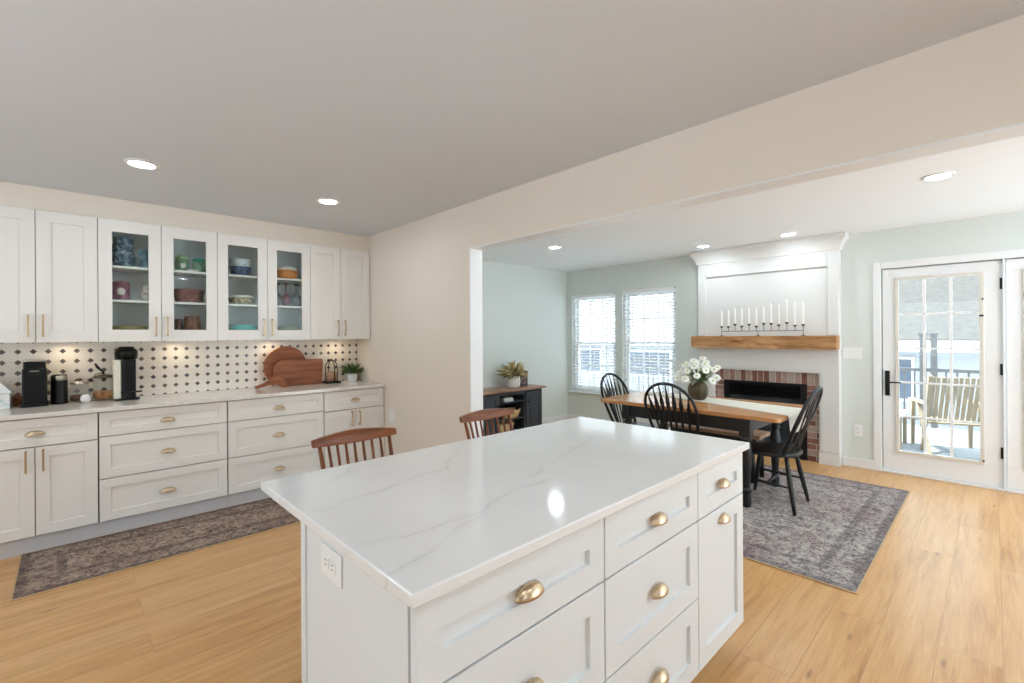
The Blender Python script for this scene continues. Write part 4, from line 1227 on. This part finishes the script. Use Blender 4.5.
dup(st, (1.703, 1.765, 0), 0, 'reddish wooden spindle-back counter stool in front of the sideboard')

# ------------------------------------------------------------------ things on the long countertop
ZC = .9155
# drip coffee machine at the left
t = thing('coffee_machine', 'black boxy coffee machine with a steel top band, leftmost of the coffee things', 'coffee machine', (-.180, 4.765, ZC), .0)
MB().prism(rrect(.070, .085, .02), 0.0, .028, 'xy').build('base', 'black_plastic', t, bevel=.003)
mb = MB(); mb.prism(rrect(.062, .074, .012), .0285, .268, 'xy'); mb.build('body', 'black_plastic', t, bevel=.003)
MB().prism(rrect(.056, .070, .014), .2685, .318, 'xy').build('head', 'black_plastic', t, bevel=.004)
MB().prism(rrect(.058, .072, .014), .3185, .334, 'xy').build('lid_band', 'steel', t, bevel=.003)
MB().box(-.035, .035, -.0765, -.0745, .218, .264).build('display', 'black_metal', t, bevel=.001)
MB().box(-.024, .024, -.0785, -.0767, .250, .255).build('trim_line', 'steel', t)
# milk frother canister
t = thing('milk_frother', 'black cylinder canister with a steel collar next to the boxy coffee machine', 'canister', (-.056, 4.80, ZC))
MB().lathe([(.05, 0), (.05, .008), (.046, .012), (.046, .168), (.044, .170)], n=28).build('body', 'black_plastic', t)
MB().lathe([(.0465, .1705), (.0465, .205), (.043, .209)], n=28).build('collar', 'steel', t)
MB().lathe([(.044, .2095), (.040, .214), (.0001, .215)], n=28).build('lid', 'black_plastic', t)
# jars
def jar(label, x, y, r, h, fill, lid, bail):
    t = thing('glass_jar', label, 'jar', (x, y, ZC), 0, 'glass jars on the countertop')
    MB().lathe([(r * .9, 0), (r, .008), (r, h * .78), (r * .86, h * .9), (r * .82, h), (r * .78, h), (r * .82, h * .88), (r * .95, h * .76), (r * .95, .012), (.0005, .008)], n=28).build('jar_body', 'jar_glass', t)
    MB().lathe([(r * .92, .0125), (r * .925, h * fill), (.0005, h * (fill + .04))], n=20).build('contents', lid[1], t)
    mb = MB(); mb.lathe([(r * .88, h + .001), (r * .9, h + .006), (r * .86, h + .018), (r * .3, h + .026), (.0005, h + .027)], n=28)
    mb.build('lid', lid[0], t)
    if bail:
        MB().tube([(-r * .9, 0, h * .82), (-r * 1.05, 0, h * .95), (-r * .7, 0, h + .03), (0, 0, h + .04)], .003, 6).tube([(0, 0, h + .025), (-r * .1, -.01, h + .05), (-r * .55, -.015, h + .085), (-r * .75, -.015, h + .115)], [.007, .006, .010, .006], 8).build('bail', 'black_metal', t)
    else:
        MB().lathe([(.010, h + .0275), (.014, h + .040), (.0005, h + .046)], n=14).build('knob', 'iron', t)
    return t
jar('small glass jar of brown coffee pods with a metal lid', .056, 4.84, .060, .132, .36, ('steel', 'brown_spread'), False)
jar('larger glass jar of brown nuts with a black clamp lid', .195, 4.838, .070, .172, .40, ('iron', 'nuts'), True) if M.setdefault('nuts', speckle('nuts', rgb(148, 92, 58), rgb(192, 140, 96), 40, .4, .6, .7)) else None
t = thing('egg_timer', 'small round white timer in front of the small glass jar', 'timer', (.086, 4.745, ZC))
MB().lathe([(.014, 0), (.026, .006), (.032, .026), (.026, .05), (.014, .060), (.0005, .062)], n=24).build('body', 'white_ceramic', t)
MB().lathe([(.0005, .0305), (.012, .030), (.014, .026)], (0, -.003, .028), 16, axis='y').build('dial', 'plate', t)
# capsule machine
t = thing('capsule_coffee_machine', 'tall black capsule coffee machine with a cream side tank', 'coffee machine', (.324, 4.765, ZC), .0)
MB().prism(rrect(.078, .105, .03), 0.0, .012, 'xy').build('base', 'black_plastic', t, bevel=.002)
mb = MB(); mb.prism(rrect(.042, .09, .02), .0125, .315, 'xy'); mb.m = Matrix.Translation((.012, 0, 0)); mb.build('column', 'black_plastic', t, (.012, -.01, 0), bevel=.003)
MB().prism(rrect(.024, .075, .012), .0125, .312, 'xy').build('water_tank', 'cream', t, (-.056, .0, 0), bevel=.003)
mb = MB(); mb.lathe([(.062, .3155), (.070, .325), (.073, .372), (.068, .388), (.054, .398), (.048, .410), (.046, .414), (.0005, .415)], (0, -.01, 0), 28)
mb.build('brew_head', 'black_plastic', t)
MB().box(-.016, .04, -.102, -.1003, .27, .285).build('slot_panel', 'black_metal', t)
MB().lathe([(.034, .060), (.034, .068), (.02, .068), (.02, .060)], (.012, -.132, 0), 20).tube([(.012 - .05, -.115, .064), (.012 + .075, -.115, .064)], .007, 8).build('cup_rest', 'black_metal', t)
# white canister with conical lid at the photo edge and a wooden ball
t = thing('cookie_jar', 'white house-shaped ceramic jar with pitched lid at the left photo edge', 'jar', (-.372, 4.78, ZC))
MB().prism(rrect(.075, .07, .012), 0, .105, 'xy').build('body', 'floral_jar', t, bevel=.003) if M.setdefault('floral_jar', speckle('blue_sprig_ceramic', rgb(240, 238, 234), rgb(190, 206, 214), 16, .56, .68)) else None
mb = MB(); mb.prism([(-.086, .106), (.086, .106), (.080, .116), (.012, .205), (-.012, .205), (-.080, .116)], -.078, .078, 'xz'); mb.build('lid', 'white_ceramic', t, bevel=.004)
MB().box(-.083, .083, -.0735, .0735, .1052, .1058).build('seam', 'terracotta', t)
t = thing('wooden_ornament', 'small round brown wooden ornament between the white jar and the boxy coffee machine', 'ornament', (-.276, 4.868, ZC))
MB().sphere((0, 0, .040), .032, 18, (1, .9, 1.25)).build('body', 'terracotta', t)
MB().lathe([(.0005, .0), (.010, .0), (.011, -.004)], (-.006, -.0285, .050), 14, axis='y').lathe([(.0005, .0), (.008, .0), (.009, -.004)], (-.016, -.0235, .030), 14, axis='y').build('hole', 'brown_spread', t)

# cutting boards leaning on the tiles
def lean_board(name, label, poly, thick, x, y, ang, m, rotz=0.0):
    mb = MB(); mb.m = Matrix.Rotation(-ang, 4, 'X')
    mb.prism(poly, 0.0, thick, 'xz')
    bmesh.ops.translate(mb.bm, verts=mb.bm.verts, vec=(0, 0, -min(v.co.z for v in mb.bm.verts)))
    o = mb.build(name, m, loc=(x, y, ZC), bevel=.004, rotz=rotz)
    return tag(o, label, 'cutting board', 'wooden cutting boards on the countertop')
rd = .198
lean_board('cutting_board', 'large round wooden cutting board leaning on the tiles, behind the others', [(rd * math.cos(2 * PI * k / 48), rd + .0 + rd * math.sin(2 * PI * k / 48)) for k in range(48)], .016, 1.535, 4.855, -.17, 'board_round')
rp = [(-.155, 0), (.225, 0), (.225, .248), (.215, .258), (-.19, .258), (-.245, .20), (-.245, .10), (-.20, .085), (-.165, .05)]
lean_board('cutting_board', 'rectangular wooden cutting board with a notched left corner, leaning in front of the round one', rp, .018, 1.655, 4.800, -.14, 'board')
t = thing('serving_paddle', 'small arched wooden paddle leaning at the left of the cutting boards', 'cutting board', (1.425, 4.715, ZC), 0)
pp = [(.125 * math.cos(a) * .72, .115 * math.sin(a) + .0) for a in [PI * k / 16 for k in range(17)]]
pp = [(.088, .0)] + [(.088 * math.cos(PI * k / 14), .02 + .105 * math.sin(PI * k / 14)) for k in range(15)] + [(-.088, .03), (-.17, -.002 + .004), (-.185, .002), (-.19, .018), (-.18, .030), (-.10, .07), (-.05, .055), (-.03, .0)]
pp = [(.085, 0.0), (.080, .05), (.055, .095), (.015, .112), (-.035, .108), (-.075, .080), (-.115, .055), (-.172, .036), (-.190, .022), (-.190, .006), (-.175, .0), (-.120, .022), (-.075, .042), (-.02, .048), (.02, .038), (.04, .0)]
pp = [(.085, 0.0), (.080, .05), (.055, .095), (.015, .112), (-.035, .108), (-.075, .080), (-.115, .055), (-.172, .036), (-.190, .022), (-.190, .006), (-.175, .0), (-.120, .018), (-.075, .030), (-.02, .028), (.02, .018), (.04, .0)]
mb = MB(); mb.m = Matrix.Rotation(.14, 4, 'X'); mb.prism(pp, 0, .012, 'xz'); mb.build('paddle', 'board_round', t, bevel=.003)

# lantern
t = thing('lantern', 'small black wire lantern with a tan candle on the countertop', 'lantern', (1.975, 4.79, ZC))
MB().box(-.074, .074, -.066, .066, 0, .018).build('base', 'black_metal', t, bevel=.003)
for a in (0, PI / 2):
    mb = MB(); pts = []
    for k in range(25):
        b = PI * k / 24
        pts.append((.068 * math.cos(b), 0, .145 + .092 * math.sin(b)))
    pts = [(.068, 0, .0185), (.068, 0, .08)] + pts + [(-.068, 0, .08), (-.068, 0, .0185)]
    ca, sa = math.cos(a + .12), math.sin(a + .12) * .9
    mb.tube([(x * ca, x * sa, z) for x, y, z in pts], .0045, 8); mb.build('hoop', 'black_metal', t)
MB().lathe([(.014, .2305), (.012, .245), (.004, .252)], n=12).build('finial', 'black_metal', t)
MB().lathe([(.052, .0185), (.052, .112), (.047, .116), (.0005, .114)], n=24).build('candle', 'candle_tan', t)
# small plant
t = thing('potted_plant', 'small bushy green plant in a white pot at the right end of the countertop', 'plant', (2.205, 4.80, ZC))
MB().lathe([(.042, 0), (.048, .004), (.056, .085), (.052, .085), (.046, .02)], n=28).build('pot', 'white_ceramic', t)
MB().lathe([(.0505, .07), (.0005, .075)], n=20, caps=False).build('soil', 'brown_spread', t)
rnd = random.Random(21)
for nm in ('green', 'dark_green'):
    mb = MB()
    for k in range(80):
        a = rnd.uniform(0, 2 * PI); el = rnd.uniform(.25, 1.35); R = rnd.uniform(.08, .165)
        c0 = Vector((.022 * math.cos(a), .022 * math.sin(a), .078)); tip = c0 + Vector((R * math.cos(a) * math.cos(el), R * math.sin(a) * math.cos(el), R * math.sin(el)))
        leaf(mb, c0, tip, rnd.uniform(.005, .009), .012, side=rnd.uniform(-.9, .9))
    o = mb.build('foliage', nm, t)

# ------------------------------------------------------------------ crockery behind the glass doors
CG = 'crockery in the glass-door cabinets'
Z0, Z1, Z2 = UZ0 + .0185, SHELF[0] + .0005, SHELF[1] + .0005
YS = 4.74
def pot(name, label, cat, x, z, prof, m, y=YS, extra=(), n=28, sq=None, zs=1.0):
    t = thing(name, label, cat, (x, y, z), 0, CG); t.scale = (1, 1, zs)
    o = MB().lathe(prof, n=n).build('body', m, t)
    if sq: o.scale = (sq, 1, 1)
    for nm, pf, mm in extra:
        e = MB().lathe(pf, n=n).build(nm, mm, t)
        if sq: e.scale = (sq, 1, 1)
    return t
t = pot('glass_pitcher', 'blue pressed-glass pitcher on the top cabinet shelf', 'pitcher', .312, Z2, [(.052, 0), (.066, .012), (.072, .05), (.066, .10), (.056, .14), (.062, .19), (.066, .20), (.060, .20), (.052, .15), (.0005, .02)], 'blue_glass', zs=1.15)
MB().tube([(-.03, .052, .17), (-.055, .09, .165), (-.058, .096, .11), (-.036, .06, .06)], .008, 8).build('handle', 'blue_glass', t)
pot('tumbler', 'blue glass tumbler right of the pitcher on the top shelf', 'glass', .440, Z2, [(.030, 0), (.033, .01), (.038, .125), (.035, .125), (.030, .01), (.0005, .008)], 'blue_tumbler', zs=1.22)
pot('cup', 'small white cup between the blue pitcher and tumbler', 'cup', .392, Z2, [(.016, 0), (.02, .01), (.025, .10), (.022, .10), (.0005, .01)], 'pale_blue', 4.83)
t = pot('tin_canister', 'maroon tin canister with a cream label on the middle shelf', 'canister', .292, Z1, [(.056, 0), (.058, .006), (.058, .115), (.050, .128), (.036, .135), (.0005, .136)], 'maroon_tin', zs=1.12)
MB().lathe([(.0005, .0595), (.024, .0590), (.026, .055)], (0, 0, .06), 18, axis='y').build('label_disc', 'label', t)
t = pot('sugar_jar', 'floral porcelain jar at the right of the middle shelf behind the first glass door', 'jar', .452, Z1, [(.034, 0), (.040, .02), (.040, .075), (.024, .105), (.018, .125), (.0005, .128)], 'floral')
pot('serving_dish', 'olive serving dish on the floor of the cabinet behind the first glass door', 'dish', .350, Z0, [(.085, 0), (.10, .02), (.115, .075), (.108, .075), (.09, .02), (.0005, .012)], 'olive_dish', zs=1.38)
t = pot('canister', 'pale green canister with a domed lid on the top shelf', 'canister', .690, Z2, [(.046, 0), (.050, .01), (.050, .08), (.044, .088)], 'green_tin', extra=(('lid', [(.048, .0885), (.046, .105), (.016, .118), (.010, .130), (.0005, .132)], 'pale_green'),), zs=1.12)
MB().box(-.016, .016, -.0515, -.0495, .028, .060).build('label_card', 'label', t)
pot('canister', 'green canister with a bright teal lid on the top shelf', 'canister', .812, Z2, [(.044, 0), (.048, .01), (.048, .07), (.042, .076)], 'green_tin', extra=(('lid', [(.047, .0765), (.045, .095), (.014, .104), (.0005, .106)], 'teal_lid'),), zs=1.25)
pot('saucer', 'small white saucer in front of the green canisters', 'dish', .755, Z2, [(.02, 0), (.045, .010), (.048, .014), (.0005, .006)], 'white_ceramic', 4.68)
pot('casserole', 'red-brown patterned casserole on the middle shelf', 'dish', .735, Z1, [(.085, 0), (.095, .01), (.110, .085), (.118, .092), (.108, .092), (.088, .015), (.0005, .012)], 'red_dish', zs=1.2)
pot('tumbler', 'short clear glass right of the red-brown casserole', 'glass', .868, Z1, [(.028, 0), (.034, .05), (.031, .05), (.026, .006), (.0005, .005)], 'floral', 4.69)
t = pot('glass_pitcher', 'amber brown pitcher on the floor of the cabinet', 'pitcher', .760, Z0, [(.066, 0), (.070, .01), (.062, .09), (.052, .150), (.056, .160), (.050, .160), (.058, .08), (.0005, .02)], 'amber', zs=1.22)
MB().tube([(-.052, 0, .135), (-.095, 0, .125), (-.10, 0, .07), (-.064, 0, .035)], .007, 8).build('handle', 'amber', t)
pot('mug', 'dark brown mug behind the amber pitcher', 'mug', .668, Z0, [(.036, 0), (.040, .01), (.040, .105), (.036, .105), (.034, .012), (.0005, .010)], 'dark_mug', 4.83, zs=1.6)
pot('mixing_bowl', 'navy blue bowl at the bottom of the stack of bowls', 'bowl', 1.125, Z2, [(.055, 0), (.075, .012), (.088, .068), (.084, .068), (.065, .012), (.0005, .010)], 'navy', zs=1.2)
pot('mixing_bowl', 'pale blue patterned bowl nested on the navy bowl', 'bowl', 1.125, Z2 + .0115, [(.050, 0), (.070, .050), (.080, .056), (.086, .112), (.080, .118), (.074, .060), (.0005, .008)], 'pale_blue', zs=1.2)
t = pot('casserole', 'gold patterned oval dish with a white lid on the middle shelf', 'dish', 1.137, Z1, [(.085, 0), (.098, .012), (.108, .060), (.104, .060), (.09, .012), (.0005, .010)], 'gold_dish', extra=(('lid', [(.106, .0605), (.098, .075), (.05, .088), (.0005, .092)], 'white_ceramic'),))
pot('casserole', 'teal dish on the floor of the cabinet', 'dish', 1.145, Z0, [(.095, 0), (.108, .012), (.118, .085), (.112, .085), (.098, .012), (.0005, .010)], 'teal_dish', zs=1.45)
pot('casserole', 'orange casserole with a pale lid on the top shelf', 'dish', 1.519, Z2, [(.085, 0), (.098, .012), (.108, .072), (.103, .072), (.09, .012), (.0005, .010)], 'orange_dish', extra=(('lid', [(.106, .0725), (.098, .092), (.05, .112), (.0005, .116)], 'label'),), zs=1.15)
pot('casserole', 'low grey-green dish on the floor of the cabinet', 'dish', 1.530, Z0, [(.095, 0), (.105, .010), (.115, .085), (.110, .085), (.098, .012), (.0005, .010)], 'green_dish', zs=1.28)
def wineglass(x, y, m, lab):
    t = thing('wine_glass', lab, 'glass', (x, y, Z1), 0, 'upturned wine glasses'); t.scale = (1, 1, 1.07)
    MB().lathe([(.030, 0), (.036, .03), (.038, .06), (.026, .095), (.006, .112), (.004, .113)], n=20, caps=False).build('bowl', m, t, solid=.0015)
    MB().lathe([(.0045, .1125), (.0035, .13), (.0035, .19), (.006, .196)], n=10).build('stem', m, t)
    MB().lathe([(.006, .1965), (.030, .201), (.032, .2035), (.0005, .2035)], n=20).build('foot', m, t)
wineglass(1.432, 4.70, 'smoke_glass', 'upturned smoke-grey wine glass, leftmost on the middle shelf')
wineglass(1.510, 4.72, 'pink_glass', 'upturned plum-coloured wine glass in the middle of the shelf')
wineglass(1.595, 4.70, 'smoke_glass', 'upturned smoke-grey wine glass just right of the plum one')
wineglass(1.470, 4.84, 'smoke_glass', 'upturned smoke-grey wine glass at the back left of the shelf')
wineglass(1.645, 4.79, 'smoke_glass', 'upturned smoke-grey wine glass at the right end of the shelf')

# ------------------------------------------------------------------ outside
DZ = -.10
struct('ground_rear', MB().box(-30, 12, -34, YB - .3, -.4, -.2).box(-30, XB - .3, YB - .3, 20, -.4, -.2), 'lawn', 'white ground behind the house, added to bounce light indoors', 'ground')  # out of view, added as a bright surface throwing light up to the ceilings
struct('ground', MB().box(XF + .2, 60, -40, 60, -1.3, -1.1), 'lawn', 'pale ground around the neighbouring houses', 'ground')
mb = MB()
for k in range(26): mb.box(6.10 + k * .148, 6.10 + k * .148 + .14, -3.0, 6.0, DZ - .03, DZ)
mb.box(6.1, 9.94, -3.0, 6.0, -1.1, DZ - .031)
struct('deck', mb, 'deck', 'pale grey board deck outside the glazed door', 'deck')
t = thing('deck_railing', 'grey deck railing with pairs of posts outside the glazed door', 'railing', (9.85, 1.0, DZ))
for y in (.78 - 1, .65 - 1, 2.8 - 1, -1.6 - 1, 4.8 - 1):
    MB().box(-.045, .045, y - .04, y + .04, 0.0005, 1.46 if abs(y + .28) < .1 else 1.0).box(-.06, .06, y - .055, y + .055, (1.46 if abs(y + .28) < .1 else 1.0), (1.46 if abs(y + .28) < .1 else 1.0) + .03).build('post', 'rail_grey', t)
MB().box(-.03, .03, -4, 5, .88, .93).build('top_rail', 'rail_grey', t); MB().box(-.02, .02, -4, 5, .10, .14).build('bottom_rail', 'rail_grey', t)
mb = MB()
for k in range(72):
    y = -4 + .125 * k; mb.box(-.012, .012, y, y + .025, .14, .88)
mb.build('balusters', 'rail_grey', t)
# teak lounge chair on the deck, facing left
t = thing('deck_chair', 'pale teak lounge chair with slatted back on the deck', 'chair', (7.95, .36, DZ), -1.25)
def bar(mb, a, b, w, h):
    a, b = Vector(a), Vector(b); d = (b - a).normalized(); s_ = Vector((1, 0, 0)); n_ = d.cross(s_).normalized(); s_ = n_.cross(d).normalized()
    c_ = [[p + s_ * (sx * w / 2) + n_ * (sy * h / 2) for sx, sy in ((-1, -1), (1, -1), (1, 1), (-1, 1))] for p in (a, b)]
    A = [mb._v(p) for p in c_[0]]; B = [mb._v(p) for p in c_[1]]
    mb._f(A[::-1]); mb._f(B)
    for k in range(4): mb._f([A[k], A[(k + 1) % 4], B[(k + 1) % 4], B[k]])
for sx in (-.29, .29):
    mb = MB(); bar(mb, (sx, .0, .0), (sx, -.32, .98), .035, .06); mb.build('back_leg', 'teak', t)
    mb = MB(); bar(mb, (sx, -.28, .0), (sx, .16, .60), .035, .055); mb.build('rear_leg', 'teak', t)
    mb = MB(); bar(mb, (sx, .42, .0), (sx, .38, .60), .035, .055); mb.build('front_leg', 'teak', t)
    mb = MB(); bar(mb, (sx, -.20, .62), (sx, .50, .60), .06, .03); mb.build('armrest', 'teak', t)
mb = MB()
for k in range(9): mb.box(-.27, .27, -.10 + k * .06, -.055 + k * .06, .36, .38)
mb.build('seat', 'teak', t)
mb = MB()
for k in range(11):
    x = -.26 + k * .052; bar(mb, (x, -.12, .40), (x, -.31, .96), .036, .018)
bar(mb, (-.29, -.315, .965), (.29, -.315, .965), .05, .04)
mb.build('backrest', 'teak', t)
t = thing('deck_table', 'low white side table on the deck left of the teak chair', 'table', (7.95, 1.08, DZ))
MB().box(-.28, .28, -.28, .28, .42, .45).build('table_top', 'fascia', t, bevel=.004)
for sx in (-1, 1):
    for sy in (-1, 1): MB().box(sx * .24 - .02, sx * .24 + .02, sy * .24 - .02, sy * .24 + .02, .0005, .4195).build('leg', 'teak', t)

def house(label, x, y0, y1, zb, ze, zr, wallm, depth=7.0, wins=(), roofm='roof'):
    t = thing('neighbour_house', label, 'house', (x, (y0 + y1) / 2, -1.1), 0, 'houses beyond the deck')
    w = (y1 - y0) / 2; e = ze + 1.1; r = zr + 1.1
    MB().box(0, depth, -w, w, 0.0005, e).build('wall', wallm, t)
    mb = MB(); mb.prism([(-.45, e - .05), (depth / 2, r), (depth + .45, e - .05), (depth + .45, e + .08), (depth / 2, r + .15), (-.45, e + .08)], -w - .3, w + .3, 'xz'); mb.build('roof', roofm, t)
    MB().box(-.50, -.451, -w - .3, w + .3, e - .22, e + .05).build('gutter', 'fascia', t)
    for (a, b, c, d) in wins:
        o = MB().box(-.04, -.001, a - (y0 + y1) / 2 - .06, b - (y0 + y1) / 2 + .06, c + 1.1 - .06, d + 1.1 + .06).build('house_window', 'fascia', t)
        MB().box(-.05, -.0405, a - (y0 + y1) / 2, b - (y0 + y1) / 2, c + 1.1, d + 1.1).build('house_pane', 'dark_pane', o)
    return t
house('neighbouring house with grey roof seen through the glazed door', 15.5, -6.0, 5.2, -1.1, 1.15, 3.0, 'siding', wins=((1.45, 2.3, -.3, .72),))
house('neighbouring house with grey roof seen through the two windows', 15.5, 6.2, 13.2, -1.1, 1.2, 3.1, 'siding', wins=((8.0, 9.8, -.1, .75), (11.0, 12.0, -.1, .8)), roofm='roof_light')
rnd = random.Random(9)
for x, y, h, rad in ((28, -4.0, 6.0, 3.0), (28, 3.6, 7.0, 3.2), (28, 11.0, 5.5, 2.6), (30, 19, 6.5, 3.0)):
    t = thing('tree', 'pale hazy tree behind the neighbouring houses', 'tree', (x, y, -1.1), 0, 'trees behind the houses')
    MB().tube([(0, 0, .0005), (.1, 0, h * .5), (.1, .1, h * .8)], [.25, .18, .08], 8).build('trunk', 'bark', t)
    mb = MB()
    for k in range(260):
        a = rnd.uniform(0, 2 * PI); b = math.acos(rnd.uniform(-1, 1)); q = rad * rnd.uniform(.5, 1.0)
        c0 = Vector((q * math.sin(b) * math.cos(a), q * math.sin(b) * math.sin(a), h * .75 + q * .8 * math.cos(b)))
        mb.sphere(tuple(c0), rnd.uniform(.18, .42), 6, (1, 1, .7))
    mb.build('crown', 'canopy', t)
